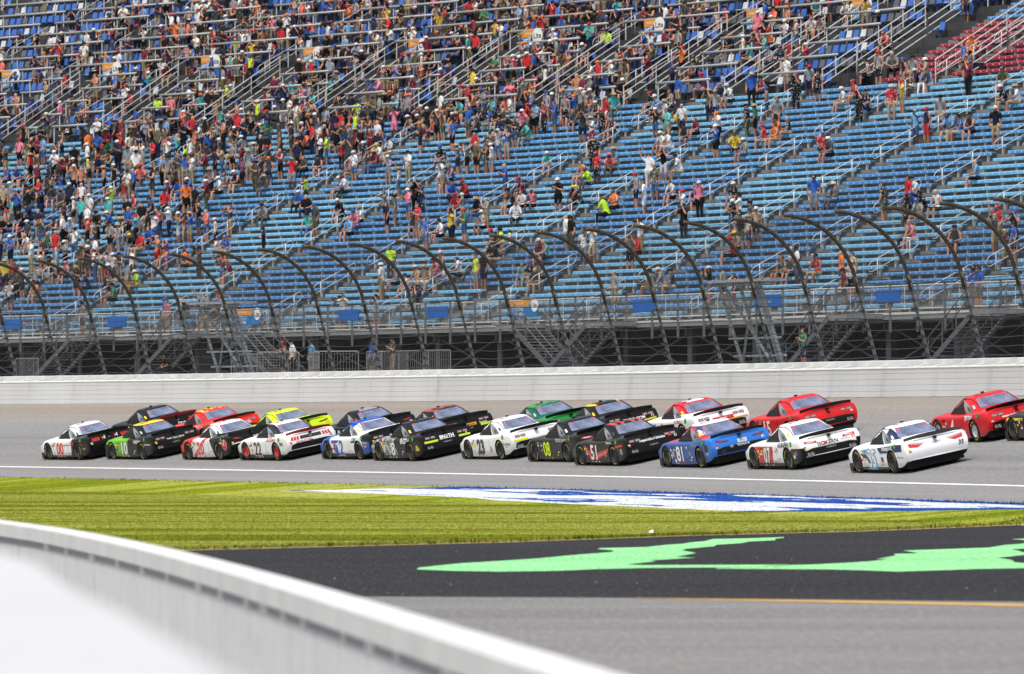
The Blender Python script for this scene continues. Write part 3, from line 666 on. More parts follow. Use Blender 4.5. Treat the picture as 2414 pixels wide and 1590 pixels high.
# ---- front walkway
UW = 13.0; a, b_ = s_seen(2520, -UW) - 12, s_seen(-100, -UW) + 12
slab(a, b_, UW, U0 - .45, H0 - .25, H0 - .002, 16).build('walkway_deck', M_STEELSH, stand)
slab(a, b_, UW - .03, UW, H0 - .06, H0 + .03, 16).build('walkway_nosing', M_RAILW, stand)
M_RMESH = mat_mesh('railing_mesh', 0.06, 0.07, srgb(150, 152, 156))
s = a; rp = MB(); i = 0
PS = []
while s < b_: PS.append(s); s += 2.13
for i, s in enumerate(PS):
    mb = MB(); mb.bar(PT(s, -(UW - .06), H0 - .75), PT(s, -(UW - .06), H0 + 1.1), .10, .06); mb.build('railing_post', M_STEEL2, stand)
for i in range(len(PS) - 1):
    s0, s1 = PS[i], PS[i + 1]; mb = MB()
    for z in (1.07, .16): mb.tube([PT(s0, -(UW - .02), H0 + z), PT(s1, -(UW - .02), H0 + z)], .026, 6)
    mb.tube([PT((s0 + s1) / 2, -(UW - .02), H0 + .1), PT((s0 + s1) / 2, -(UW - .02), H0 + 1.07)], .018, 6)
    o = mb.build('railing', M_RAILW, stand)
    mb = MB(); mb.uv = [(0, 0), (s1 - s0, 0), (s1 - s0, .9), (0, .9)]; mb.v = [PT(s0, -(UW - .03), H0 + .16), PT(s1, -(UW - .03), H0 + .16), PT(s1, -(UW - .03), H0 + 1.06), PT(s0, -(UW - .03), H0 + 1.06)]; mb.f = [(0, 1, 2, 3)]; mb.m = [0]
    mb.build('railing_mesh', M_RMESH, o)
for x0, x1 in ((8, 53), (258, 302), (803, 850), (1012, 1061), (1497, 1550), (1783, 1846), (2071, 2128)):
    sa, sb = s_seen(x1, -UW), s_seen(x0, -UW); slab(sa, sb, UW - .12, UW - .09, H0 + .42, H0 + .92).build('blank_panel', M_PBLUE, stand)
section_sign(65.1, UW - .14, H0 + .35, 2.5, .72, '407 - 408'); section_sign(89.2, UW - .14, H0 + .35, 2.5, .72, '405 - 406')

# ---- understructure
M_UNDER = plain('under_stand_shade', srgb(22, 22, 24), 0.95, var=0.2, scale=.5)
slab(a - 25, b_ + 25, 26.0, 26.2, GU, H0 + 5.0, 12).build('shade_backdrop', M_UNDER, stand)  # added dark backdrop: blocks light and stands in for shade under the stand
cols = []; s = a
while s < b_: cols.append(s); s += 5.3
for i, s in enumerate(cols):
    mb = MB(); mb.bar(PT(s, -13.4, GU), PT(s, -13.4, H0 - .25), .2, .2); mb.build('column', M_STEEL, stand)
    mb = MB(); mb.bar(PT(s, -13.2, H0 - .45), PT(s, -17.4, H0 - .45), .15, .4); mb.build('beam', M_STEEL, stand)
    mb = MB(); mb.bar(PT(s, -16.8, GU), PT(s, -16.8, H0 - .25), .16, .16); mb.build('column', M_STEEL, stand)
    if i + 1 < len(cols):
        s2 = cols[i + 1]
        for q in (0, 1):
            mb = MB(); mb.bar(PT(s if q else s2, -13.45 - .05 * q, GU + .1), PT(s2 if q else s, -13.45 - .05 * q, H0 - .5), .05, .05); mb.build('brace', M_STEEL, stand)
        if i % 3 == 1: slab(s + .4, s + 2.6, 15.0, 15.4, GU + .1, GU + 1.7).build('equipment_cabinet', M_STEEL, stand)
def ground_stair(s_top, direc, parts=14):        # flight along the track from the walkway down to the concourse
    drop = H0 - GU; run = drop / .62; w = 1.5; u0, u1 = 11.3, 12.85
    st = MB(); n = 17
    for i in range(n):
        f = (i + .5) / n; s = s_top + direc * run * f; z = H0 - drop * (i + 1) / n; dx = run / n * .55
        st.hexa([PT(s - dx, -u0, z - .04), PT(s + dx, -u0, z - .04), PT(s + dx, -u1, z - .04), PT(s - dx, -u1, z - .04), PT(s - dx, -u0, z), PT(s + dx, -u0, z), PT(s + dx, -u1, z), PT(s - dx, -u1, z)])
    st.build('stair_treads', M_STEELSH, stand)
    for u in (u0, u1):
        mb = MB(); mb.bar(PT(s_top, -u, H0 - .15), PT(s_top + direc * run, -u, GU + .05), .04, .22); mb.build('stringer', M_STEEL2, stand)
        for z in (.55, 1.0):
            mb = MB(); mb.tube([PT(s_top, -u, H0 + z), PT(s_top + direc * run, -u, GU + .1 + z), PT(s_top + direc * (run + .3), -u, GU + z)], .026, 6); mb.build('stair_rail', M_STEEL2, stand)
        for f in (.05, .35, .65, .95):
            mb = MB(); s = s_top + direc * run * f; z = H0 - drop * f; mb.tube([PT(s, -u, z - .1), PT(s, -u, z + 1.0)], .022, 6); mb.build('stair_post', M_STEEL2, stand)
    slab(s_top - direc * 1.4 if direc > 0 else s_top, s_top if direc > 0 else s_top + 1.4, u0, UW - .03, H0 - .2, H0 - .004).build('landing', M_STEELSH, stand)
for x, dr in ((575, -1), (1240, -1)): ground_stair(s_seen(x, -12), dr)
for x in (195, 437, 1415, 1990, 2331): ground_stair(s_seen(x, -12), +1)
# ---- loose crowd barriers on the concourse
M_BAR = plain('barricade_steel', srgb(158, 158, 160), 0.45, 0.5, var=.1)
bm = MB(); L = 2.2
bm.tube([(0,0,.15),(0,0,1.08),(.06,0,1.13),(L-.06,0,1.13),(L,0,1.08),(L,0,.15)], .024, 6); bm.tube([(0,0,.18),(L,0,.18)], .02, 6)
for i in range(1, 15): bm.tube([(L*i/15,0,.18),(L*i/15,0,1.12)], .009, 5)
for x in (.3, L-.3): bm.box(x-.03, x+.03, -.25, .25, 0, .03); bm.box(x-.015, x+.015, -.015, .015, .03, .18)
bar_me = bm.mesh('barricade'); bar_me.materials.append(M_BAR)
first = True
for bi, (x, u, a_) in enumerate(((705, 6, .5), (752, 7, -.3), (845, 6.5, .6), (900, 7.5, -.2), (960, 8, .1), (1010, 8, .12), (1062, 8, .05), (90, 8, .0), (620, 8, .2))):
    s = s_seen(x, -u); o = bpy.data.objects.new('crowd_barrier', bar_me); COL.objects.link(o); o.location = PT(s, -u, EB + 1.14); o.rotation_euler = (0, 0, head(s) + math.pi / 2 + a_)
    tag(o, 'grey steel crowd barrier standing on the concourse behind the catch fence', 'barrier', 'crowd barriers on the concourse')

# ================================================================== STOCK CARS  (local: x right, y forward, z up, origin on the ground under the middle)
ST = [(-2.47,.36,.90,.935,.895,.875,.955),(-2.42,.33,.925,.95,.915,.905,.975),(-2.20,.24,.95,.97,.935,.915,.985),(-1.85,.17,.965,.985,.952,.905,.98),(-1.40,.14,.975,.992,.962,.88,.955),
      (-0.80,.12,.975,.985,.955,.835,.90),(0.0,.10,.975,.98,.95,.80,.86),(0.80,.10,.975,.98,.95,.795,.86),(1.20,.10,.975,.99,.95,.80,.86),(1.70,.10,.965,.985,.94,.765,.82),(2.10,.10,.925,.95,.85,.68,.73),(2.38,.11,.82,.86,.72,.60,.65),(2.52,.14,.62,.68,.52,.46,.50)]
SA = np.array(ST)
def stn(y):
    k = int(np.clip(np.searchsorted(SA[:, 0], y) - 1, 0, len(SA) - 2)); y0, y1 = SA[k, 0], SA[k + 1, 0]; t = (y - y0) / (y1 - y0)
    p0, p1, p2, p3 = SA[max(k-1, 0)], SA[k], SA[k+1], SA[min(k+2, len(SA)-1)]
    m1 = (p2 - p0) / max(p2[0] - p0[0], 1e-6) * (y1 - y0); m2 = (p3 - p1) / max(p3[0] - p1[0], 1e-6) * (y1 - y0)
    return (2*t**3-3*t**2+1)*p1 + (t**3-2*t**2+t)*m1 + (-2*t**3+3*t**2)*p2 + (t**3-t**2)*m2
def body_section(y):
    _, zb, ws, wm, wt, zs, zc = stn(y); h = zs - zb
    half = [(0, zb), (ws - .10, zb), (ws - .02, zb + .012), (ws, zb + .05), (ws + (wm - ws) * .7, zb + h * .35), (wm, zb + h * .58), (wm - .006, zb + h * .80), (wt + .018, zs - .055), (wt, zs - .022), (wt - .045, zs + .004), (wt * .62, zc - (zc - zs) * .25), (wt * .3, zc - .008), (0, zc)]
    return half
def car_body():
    ys = sorted(set([round(float(v), 3) for v in np.concatenate([np.linspace(-2.47, -2.2, 7), np.linspace(-2.2, 2.1, 44), np.linspace(2.1, 2.52, 8)])]))
    mb = MB(); rings = []
    for y in ys:
        half = body_section(y); pts = [(x, z) for x, z in half] + [(-x, z) for x, z in half[-2:0:-1]]
        rk = 0.10 * max(0, (-y - 2.2) / .27)     # rake of the tail
        e_ = max(0, (-y - 2.0) / .47); rings.append([(x, y + e_ * (.42 * max(0, z - .63) + .28 * max(0, .56 - z)) + .035 * e_ * (x / .9) ** 2, z) for x, z in pts])
    n = len(rings[0]); vs = [p for r in rings for p in r]; fs = []
    for i in range(len(rings) - 1):
        for k in range(n): fs.append((i*n+k, (i+1)*n+k, (i+1)*n+(k+1) % n, i*n+(k+1) % n))
    m_ = len(body_section(0)); mir = lambda i: (n - i) % n; fs += [(i, mir(i), mir(i + 1), i + 1) if mir(i) != i and mir(i+1) != i+1 else tuple(dict.fromkeys((i, mir(i), mir(i + 1), i + 1))) for i in range(m_ - 1)]
    fs.append(tuple((len(rings)-1)*n + k for k in range(n-1, -1, -1)))
    mb.add(vs, fs); return mb
AX_F, AX_R = 1.44, -1.354
def gh(t, v, off=0.0):                            # greenhouse surface: t around (0 front middle .. 9 rear middle), v up
    V_ = (0, .5, 1.0); z = .745 + .52 * v
    hw = np.interp(v, V_, (.845, .745, .585)); yf = np.interp(v, V_, (1.10, .70, .26)); yr = np.interp(v, V_, (-1.64, -1.13, -.60))
    hw += .012 * math.sin(math.pi * min(max(v, 0), 1)); ym = (yf + yr) / 2
    R = [(0, yf), (.45*hw, yf-.02), (.85*hw, yf-.11), (hw, yf-.34), (hw*1.0, ym+.12), (hw*.985, yr+.62), (hw*.94, yr+.26), (hw*.82, yr+.05), (hw*.42, yr), (0, yr)]
    i = int(min(max(math.floor(t), 0), 8)); f = t - i
    x = R[i][0] + (R[i+1][0] - R[i][0]) * f; y = R[i][1] + (R[i+1][1] - R[i][1]) * f
    return Vector((x, y, z))
def gh_off(t, v, off):
    e = .05; a = gh(t, v); du = gh(min(t + e, 9), v) - gh(max(t - e, 0), v); dv = gh(t, min(v + .04, 1)) - gh(t, max(v - .04, 0))
    n = dv.cross(du); n.normalize()
    if n.dot(a - Vector((0, -.2, .9))) < 0: n = -n
    return a + n * off
def greenhouse():
    mb = MB(); T = [i * .5 for i in range(19)]; Vv = [-.1, .15, .35, .55, .75, .9, 1.0]; rings = []
    for v in Vv: h = [gh(t, v) for t in T]; rings.append(h + [Vector((-p.x, p.y, p.z)) for p in h[-2:0:-1]])
    top = rings[-1]
    for f, dz in ((.93, .022), (.72, .040), (.35, .050)): rings.append([Vector((p.x * f, (p.y + .17) * f - .17, p.z + dz)) for p in top])
    n = len(rings[0]); vs = [p for r in rings for p in r] + [Vector((0, -.17, top[0].z + .052))]; fs = []
    for i in range(len(rings) - 1):
        for k in range(n): fs.append((i*n+k, i*n+(k+1) % n, (i+1)*n+(k+1) % n, (i+1)*n+k))
    c = len(vs) - 1
    for k in range(n): fs.append(((len(rings)-1)*n+k, (len(rings)-1)*n+(k+1) % n, c))
    mb.add(vs, fs); return mb
def patch(t0, t1, v0, v1, off, nt_=8, nv=4, both=True, vcurve=None, only=None):
    mb = MB()
    for sx in ((1, -1) if only is None else (only,)):
        vs = []
        for j in range(nv + 1):
            for i in range(nt_ + 1):
                t = t0 + (t1 - t0) * i / nt_; va, vb = (v0, v1) if vcurve is None else vcurve(i / nt_); p = gh_off(t, va + (vb - va) * j / nv, off); vs.append((p.x * sx, p.y, p.z))
        fs = []
        for j in range(nv):
            for i in range(nt_):
                q = (j*(nt_+1)+i, j*(nt_+1)+i+1, (j+1)*(nt_+1)+i+1, (j+1)*(nt_+1)+i); fs.append(q if sx > 0 else q[::-1])
        mb.add(vs, fs)
    return mb
# solid body with wheel arches cut out
bo = car_body().build('tmp_body', None); cut = MB()
for ya in (AX_F, AX_R):
    for sx in (1, -1):
        n = 28; vs = [(sx * 1.15, ya + .395 * math.cos(2*math.pi*i/n), .35 + .372 * math.sin(2*math.pi*i/n)) for i in range(n)] + [(sx * .60, ya + .395 * math.cos(2*math.pi*i/n), .35 + .372 * math.sin(2*math.pi*i/n)) for i in range(n)]
        fs = [(i, (i+1) % n, n+(i+1) % n, n+i) if sx < 0 else (i, n+i, n+(i+1) % n, (i+1) % n) for i in range(n)] + [tuple(range(n)) if sx > 0 else tuple(range(n-1,-1,-1)), tuple(range(2*n-1, n-1, -1)) if sx > 0 else tuple(range(n, 2*n))]
        cut.add(vs, fs)
co_ = cut.build('tmp_cut', None)
for ob in (bo, co_):
    b3 = bmesh.new(); b3.from_mesh(ob.data); bmesh.ops.recalc_face_normals(b3, faces=b3.faces); b3.to_mesh(ob.data); b3.free()
md = bo.modifiers.new('b', 'BOOLEAN'); md.object = co_; md.operation = 'DIFFERENCE'; md.solver = 'EXACT'
for c_ in list(co_.users_collection): c_.objects.unlink(co_)
WORK.collection.objects.link(co_); body_me = evaluated_mesh(bo); body_me.name = 'body'
bpy.data.objects.remove(bo); bpy.data.objects.remove(co_)
body_bvh = BVHTree.FromPolygons([v.co.copy() for v in body_me.vertices], [tuple(p.vertices) for p in body_me.polygons])
b3 = bmesh.new(); b3.from_mesh(body_me); g = greenhouse().mesh('g'); b3.from_mesh(g); bmesh.ops.recalc_face_normals(b3, faces=b3.faces); b3.to_mesh(body_me); b3.free()
idx = []
for p in body_me.polygons:
    c = p.center; dark = False
    for ya in (AX_F, AX_R):
        if math.hypot(c.y - ya, c.z - .35) < .43 and abs(c.x) < .945 and (abs(c.x) < .62 or abs(p.normal.x) < .5) and c.z < .76: dark = True
    if c.z < .16 and p.normal.z < -.7 or (p.normal.z < -.8 and c.z < .35): dark = True
    idx.append(1 if dark else 0)
body_me.polygons.foreach_set('material_index', idx)
body_me.polygons.foreach_set('use_smooth', [True] * len(body_me.polygons))
body_me.set_sharp_from_angle(angle=rad(32))

M_BLK = plain('car_black_trim', srgb(13, 13, 14), 0.45, var=.1); M_TYRE = plain('tyre_rubber', srgb(28, 28, 29), 0.85, var=.15); M_WELL = plain('wheel_well', srgb(14, 14, 15), 0.95)
def glass(name, col, rough=.08):
    m, nt, b = new_mat(name); tc = node(nt, 'ShaderNodeTexCoord'); f = noise(nt, 2.5, 2, tc.outputs['Object'])
    nt.links.new(ramp(nt, f, [(.35, tuple(c * .55 for c in col[:3])), (.65, tuple(c * 1.3 for c in col[:3]))]), b.inputs['Base Color']); b.inputs['Roughness'].default_value = rough; b.inputs['Specular IOR Level'].default_value = .8; return m
M_GLASS = glass('rear_glass', srgb(112, 122, 150)); M_NET = plain('window_net', srgb(24, 24, 26), .9, var=.25, scale=14); M_QTR = glass('quarter_panel', srgb(124, 126, 130), .35); M_FG = glass('windscreen', srgb(46, 52, 64))  # rear glass base colour already holds the pale blue sky reflection
M_YTXT = plain('tyre_lettering', srgb(216, 196, 60), .6)
def paint(name, base, layers=(), rough=.28):
    m, nt, b = new_mat('paint_' + name); tc = node(nt, 'ShaderNodeTexCoord'); sep = node(nt, 'ShaderNodeSeparateXYZ'); nt.links.new(tc.outputs['Object'], sep.inputs[0])
    ax = mathn(nt, 'ABSOLUTE', sep.outputs[0]); Y, Z = sep.outputs[1], sep.outputs[2]; col = base
    for c, conds in layers:
        mk = None
        for cd in conds:
            if cd[0] == 'n': q = mathn(nt, 'GREATER_THAN', noise(nt, cd[1], 2, mapping(nt, tc.outputs['Object'], (1, 1, cd[3] if len(cd) > 3 else 1))), cd[2])
            else:
                e = mathn(nt, 'ADD', mathn(nt, 'ADD', mathn(nt, 'MULTIPLY', ax, cd[0]), mathn(nt, 'MULTIPLY', Y, cd[1])), mathn(nt, 'MULTIPLY', Z, cd[2])); q = mathn(nt, 'GREATER_THAN', e, cd[3])
            mk = q if mk is None else mathn(nt, 'MULTIPLY', mk, q)
        col = mixc(nt, mk, col, c)
    # road grime low on the sides
    gr = mathn(nt, 'MULTIPLY', noise(nt, 6, 3, tc.outputs['Object']), mathn(nt, 'LESS_THAN', mathn(nt, 'ADD', Z, mathn(nt, 'MULTIPLY', noise(nt, 3, 2, tc.outputs['Object']), .2)), .42))
    col = mixc(nt, mathn(nt, 'MULTIPLY', gr, .3), col, srgb(52, 50, 48))
    if isinstance(col, bpy.types.NodeSocket): nt.links.new(col, b.inputs['Base Color'])
    b.inputs['Roughness'].default_value = rough; b.inputs['Coat Weight'].default_value = .1; b.inputs['Specular IOR Level'].default_value = .35; b.inputs['Coat Roughness'].default_value = .08; return m
def lathe(prof, n=26):                            # profile (x along axle, r)
    mb = MB(); k = len(prof)
    for i in range(n):
        a_ = 2 * math.pi * i / n
        for x, r in prof: mb.v.append((x, r * math.cos(a_), r * math.sin(a_)))
    for i in range(n):
        for j in range(k - 1): mb.f.append((i*k+j, ((i+1) % n)*k+j, ((i+1) % n)*k+j+1, i*k+j+1)); mb.m.append(0)
    return mb
tyre_me = lathe([(.10,.19),(-.145,.195),(-.155,.23),(-.150,.31),(-.125,.345),(-.06,.355),(.06,.355),(.125,.345),(.15,.31),(.155,.2),(.10,.19)]).mesh('tyre'); tyre_me.polygons.foreach_set('use_smooth', [True]*len(tyre_me.polygons)); tyre_me.materials.append(M_TYRE)
rimb = lathe([(-.142,.197),(-.135,.185),(-.10,.18),(-.09,.15),(-.115,.10),(-.118,.055),(-.095,.05),(-.095,.0)], 24); rim_me = rimb.mesh('rim'); rim_me.polygons.foreach_set('use_smooth', [True]*len(rim_me.polygons))
hub = MB()
for i in range(0): a_ = i * 2 * math.pi / 5; hub.tube([(-.128, .075*math.cos(a_), .075*math.sin(a_)), (-.10, .075*math.cos(a_), .075*math.sin(a_))], .013, 6)
for i in range(10): a_ = i * 2 * math.pi / 10; hub.tube([(-.108, .145*math.cos(a_), .145*math.sin(a_)), (-.085, .145*math.cos(a_), .145*math.sin(a_))], .02, 6)
hub_me = hub.mesh('lug_nuts'); hub_me.materials.append(M_BLK)
arc = MB()
for a0, a1 in ((-.6, .6), (math.pi - .6, math.pi + .6)):
    for i in range(12):
        p, q = a0 + (a1 - a0) * i / 12, a0 + (a1 - a0) * (i + .72) / 12
        arc.add([(-.157, .255*math.cos(p), .255*math.sin(p)), (-.157, .255*math.cos(q), .255*math.sin(q)), (-.1555, .284*math.cos(q), .284*math.sin(q)), (-.1555, .284*math.cos(p), .284*math.sin(p))], [(0, 1, 2, 3)])
arc_me2 = arc.mesh('tyre_lettering'); arc_me2.materials.append(M_YTXT)

def solid(mb, th, dirv=(0, -1, 0)): return mb
rear_glass_me = patch(7.15, 9, .45, .95, .008, 6, 5).mesh('rear_glass'); ws_me = patch(0, 1.9, .2, .95, .008, 6, 4).mesh('windscreen')
net_me, net2_me = [patch(3.05, 4.55, .26, .9, .008, 6, 4, vcurve=lambda f: (.17, .46 + .46 * min(1, f * 1.7)), only=k).mesh('window_net') for k in (-1, 1)]
qtr_me, qtr2_me = [patch(4.68, 5.75, .26, .9, .008, 6, 4, vcurve=lambda f: (.17 + .10 * f, .92 - .52 * max(0, f - .25) ** 1.3), only=k).mesh('quarter_window') for k in (-1, 1)]
for me in (rear_glass_me, ws_me):
    b3 = bmesh.new(); b3.from_mesh(me); bmesh.ops.remove_doubles(b3, verts=b3.verts, dist=1e-4); b3.to_mesh(me); b3.free()
for me, m in ((rear_glass_me, M_GLASS), (ws_me, M_FG), (net_me, M_NET), (qtr_me, M_QTR), (net2_me, M_NET), (qtr2_me, M_QTR)):
    me.materials.append(m); me.polygons.foreach_set('use_smooth', [True]*len(me.polygons))
netb = MB()
for i in range(5):
    v = .26 + .13 * i; netb.tube([(-(gh_off(3.3, v, .014).x), gh_off(3.3, v, .014).y, gh_off(3.3, v, .014).z), (-(gh_off(4.5, v, .014).x), gh_off(4.5, v, .014).y, gh_off(4.5, v, .014).z)], .006, 4)
netb_me = netb.mesh('net_straps'); netb_me.materials.append(plain('net_strap', srgb(70, 70, 72), .8))
bars = MB()
for tt in (7.5, 8.3):
    for sx in (1, -1): bars.tube([(sx * gh_off(tt, v, .016).x, gh_off(tt, v, .016).y, gh_off(tt, v, .016).z) for v in (.46, .7, .95)], .006, 5)
bars_me = bars.mesh('glass_straps'); bars_me.materials.append(plain('strap_grey', srgb(140, 148, 168), .5))
duct = MB()
p0 = [gh_off(t, v, .014) for t, v in ((5.12, .34), (5.42, .38), (5.10, .62))]; duct.add([(-p.x, p.y, p.z) for p in p0], [(0, 1, 2)]); duct_me = duct.mesh('air_duct'); duct_me.materials.append(M_BLK)
rl = MB()
for sx in (1, -1):
    q4 = [gh_off(t, v, .012) for t, v in ((7.32, .80), (7.62, .80), (7.62, .92), (7.32, .92))]; rl.add([(sx * p.x, p.y, p.z) for p in q4], [(0, 1, 2, 3)])
rl_me = rl.mesh('brake_lamps'); rl_me.materials.append(plain('brake_lamp', srgb(190, 66, 70), .4))
bn_ = MB()
for i in range(7):
    q4 = [gh_off(t, v, .012) for t, v in ((8.72 - .0 - .14 * i + .28, .885), (8.72 - .14 * i + .20, .885), (8.72 - .14 * i + .20, .925), (8.72 - .14 * i + .28, .925))]
    if i % 5: bn_.add([((1 if i % 2 else -1) * p.x, p.y, p.z) for p in q4], [(0, 1, 2, 3)])
def pillar_decal(): 
    mb = MB(); a0 = 6.05; q4 = [gh_off(t, v, .01) for t, v in ((a0, .40), (a0 + .45, .43), (a0 + .40, .60), (a0, .60))]; mb.add([(-p.x, p.y, p.z) for p in q4], [(0, 1, 2, 3)]); return mb
pd_me = pillar_decal().mesh('decal')
edge = MB()
for sx in (1, -1): edge.tube([(sx * gh_off(t, v, .01).x, gh_off(t, v, .01).y, gh_off(t, v, .01).z) for t, v in ((2.3, .15), (2.5, .5), (2.7, .85), (3.2, .99), (4.2, .995), (5.3, .97), (6.4, .92), (7.0, .72), (7.05, .45))], .011, 5)
edge_me = edge.mesh('roof_trim'); edge_me.materials.append(M_BLK)
sp = MB(); n = 16
for i in range(n):
    def q(i): x = -.86 + 1.72 * i / n; return x, -2.33 + .13 * (abs(x) / .86) ** 2.2
    (x0, y0), (x1, y1) = q(i), q(i + 1)
    zb0 = .985 - .06 * (abs(x0) / .86) ** 2.5; zb1 = .985 - .06 * (abs(x1) / .86) ** 2.5
    sp.hexa([(x0, y0 - .01, zb0 - .03), (x1, y1 - .01, zb1 - .03), (x1, y1 + .01, zb1 - .03), (x0, y0 + .01, zb0 - .03), (x0, y0 - .05, zb0 + .085), (x1, y1 - .05, zb1 + .085), (x1, y1 - .03, zb1 + .085), (x0, y0 - .03, zb0 + .085)])
spoiler_me = sp.mesh('spoiler')
und = MB(); und.box(-.8, .8, -2.25, 2.2, .105, .30); und.box(-.93, .93, -.85, .92, .055, .115); und.tube([(-.5, -2.2, .22), (.5, -2.2, .20)], .03, 6); und_me = und.mesh('chassis'); und_me.materials.append(M_WELL)
spl = MB(); spl.hexa([(-.95, 1.9, .05), (.95, 1.9, .05), (.68, 2.58, .05), (-.68, 2.58, .05), (-.96, 1.9, .13), (.96, 1.9, .13), (.66, 2.55, .12), (-.66, 2.55, .12)]); spl.box(-.985, -.955, 1.86, 2.1, .05, .3); spl_me = spl.mesh('splitter'); spl_me.materials.append(M_BLK)
ant = MB(); ant.box(-.05, .03, -.1, -.02, 1.30, 1.36); ant.box(-.36, -.1, -.42, -.22, 1.298, 1.312); ant_me = ant.mesh('roof_fittings'); ant_me.materials.append(M_BLK)
cam_ = MB(); cam_.box(-.06, .04, -2.44, -2.36, .86, .93); cam_me = cam_.mesh('rear_camera'); cam_me.materials.append(M_BLK)

def surf(mode, a, b_):
    if mode == 'L':
        h = body_bvh.ray_cast(Vector((-3, a, b_)), Vector((1, 0, 0)))[0]; return None if h is None else (h.x - .006, a, b_)
    h = body_bvh.ray_cast(Vector((a, -5, b_)), Vector((0, 1, 0)))[0]; return None if h is None else (a, h.y - .006, b_)
_mk = {}
def flatcol(c):
    k = tuple(c)
    if k not in _mk: _mk[k] = plain('decal_%d_%d_%d' % tuple(int(x * 255) for x in c[:3]), c, .4, var=.04)
    return _mk[k]
def put(car, name, mode, pts2, faces, cen, mat, lift=0.0):
    vs = []; g2 = bmesh.new(); bv = [g2.verts.new((x, y, 0)) for x, y in pts2]
    for f_ in faces:
        try: g2.faces.new([bv[i] for i in f_])
        except ValueError: pass
    for ax_ in (0, 1):                            # cut the outline into strips so that it follows the curved panel
        lo_, hi_ = min(p[ax_] for p in pts2), max(p[ax_] for p in pts2); st_ = .055; k_ = int((hi_ - lo_) / st_)
        for i_ in range(1, k_ + 1):
            c0 = [0, 0, 0]; c0[ax_] = lo_ + (hi_ - lo_) * i_ / (k_ + 1); n0 = [0, 0, 0]; n0[ax_] = 1
            bmesh.ops.bisect_plane(g2, geom=g2.verts[:] + g2.edges[:] + g2.faces[:], plane_co=c0, plane_no=n0)
    g2.verts.index_update(); pts2 = [(v_.co.x, v_.co.y) for v_ in g2.verts]; faces = [tuple(v_.index for v_ in f_.verts) for f_ in g2.faces]; g2.free()
    for x, y in pts2:
        q = surf(mode, cen[0] - x if mode == 'L' else cen[0] + x, cen[1] + y)
        if q is None: return
        vs.append((q[0] - lift, q[1], q[2]) if mode == 'L' else (q[0], q[1] - lift, q[2]))
    mb = MB(); mb.add(vs, [f[::-1] for f in faces] if mode == 'X' else faces); return mb.build(name, mat, car)
def text(car, txt, mode, cen, h, col, maxw=None, bold=.02, shear=0.0, name='lettering', lift=0.0, slope=0.0):
    v, f, asp = text_mesh(txt, bold, shear); w = h * asp; sx = 1 if not maxw or w <= maxw else maxw / w
    return put(car, name, mode, [(x * h * sx, y * h - slope * x * h * sx) for x, y in v], f, cen, flatcol(col), lift)
def rect(car, mode, cen, w, h, col, name='decal', lift=0.0, shear=0.0, nx=4):
    v = []; f = []
    for i in range(nx + 1):
        x = -w/2 + w*i/nx; v += [(x - shear*h/2, -h/2), (x + shear*h/2, h/2)]
        if i: f.append((2*i-2, 2*i, 2*i+1, 2*i-1))
    return put(car, name, mode, v, f, cen, flatcol(col), lift)
def poly(car, mode, pts, col, name='decal', lift=0.0):
    tris = tessellate_polygon([[Vector((x, y, 0)) for x, y in pts]]); return put(car, name, mode, [(-x if mode == 'L' else x, y) for x, y in pts], [tuple(t) for t in tris], (0, 0), flatcol(col), lift)
def disc(car, mode, cen, r, col, name='decal', lift=0.0, n=16, sy=1.0):
    return put(car, name, mode, [(r*math.cos(2*math.pi*i/n), r*sy*math.sin(2*math.pi*i/n)) for i in range(n)], [tuple(range(n))], cen, flatcol(col), lift)
W_, K_ = srgb(236, 236, 236), srgb(13, 13, 15)
RED, GRN, YEL, BLU = srgb(214, 36, 40), srgb(40, 150, 70), srgb(236, 210, 40), srgb(30, 86, 176)
NEON = srgb(214, 246, 30)
def lights(car, kind):
    for sx in (-1, 1):
        if kind == 'camaro':
            for dx in (.50, .70):
                rect(car, 'R', (sx * dx, .775), .175, .088, srgb(96, 66, 70), 'tail_light'); rect(car, 'R', (sx * dx, .775), .145, .06, srgb(158, 132, 136), 'tail_light_lens', .004)
        elif kind == 'mustang':
            for i in range(3): rect(car, 'R', (sx * (.50 + .11 * i), .77), .085, .13, srgb(206, 48, 44), 'tail_light', 0, -.25 * sx, 2)
        elif kind == 'supra':
            poly(car, 'R', [(sx*.38, .765), (sx*.52, .80), (sx*.76, .835), (sx*.80, .80), (sx*.66, .755), (sx*.46, .74)], srgb(70, 14, 20), 'tail_light'); poly(car, 'R', [(sx*.46, .768), (sx*.56, .795), (sx*.74, .818), (sx*.75, .80), (sx*.62, .77)], srgb(208, 40, 48), 'tail_light_lens', .004)
        elif kind == 'redbar':
            poly(car, 'R', [(sx*.40, .735), (sx*.42, .80), (sx*.80, .83), (sx*.79, .765)], srgb(196, 40, 50), 'tail_light'); rect(car, 'R', (sx*.61, .785), .24, .03, srgb(226, 200, 204), 'tail_light_lens', .004)
        elif kind == 'wedge':
            poly(car, 'R', [(sx*.32, .80), (sx*.80, .86), (sx*.82, .83), (sx*.42, .755)], srgb(190, 150, 150), 'tail_light'); poly(car, 'R', [(sx*.42, .755), (sx*.82, .83), (sx*.80, .735), (sx*.56, .70)], srgb(204, 50, 46), 'tail_light_lens')
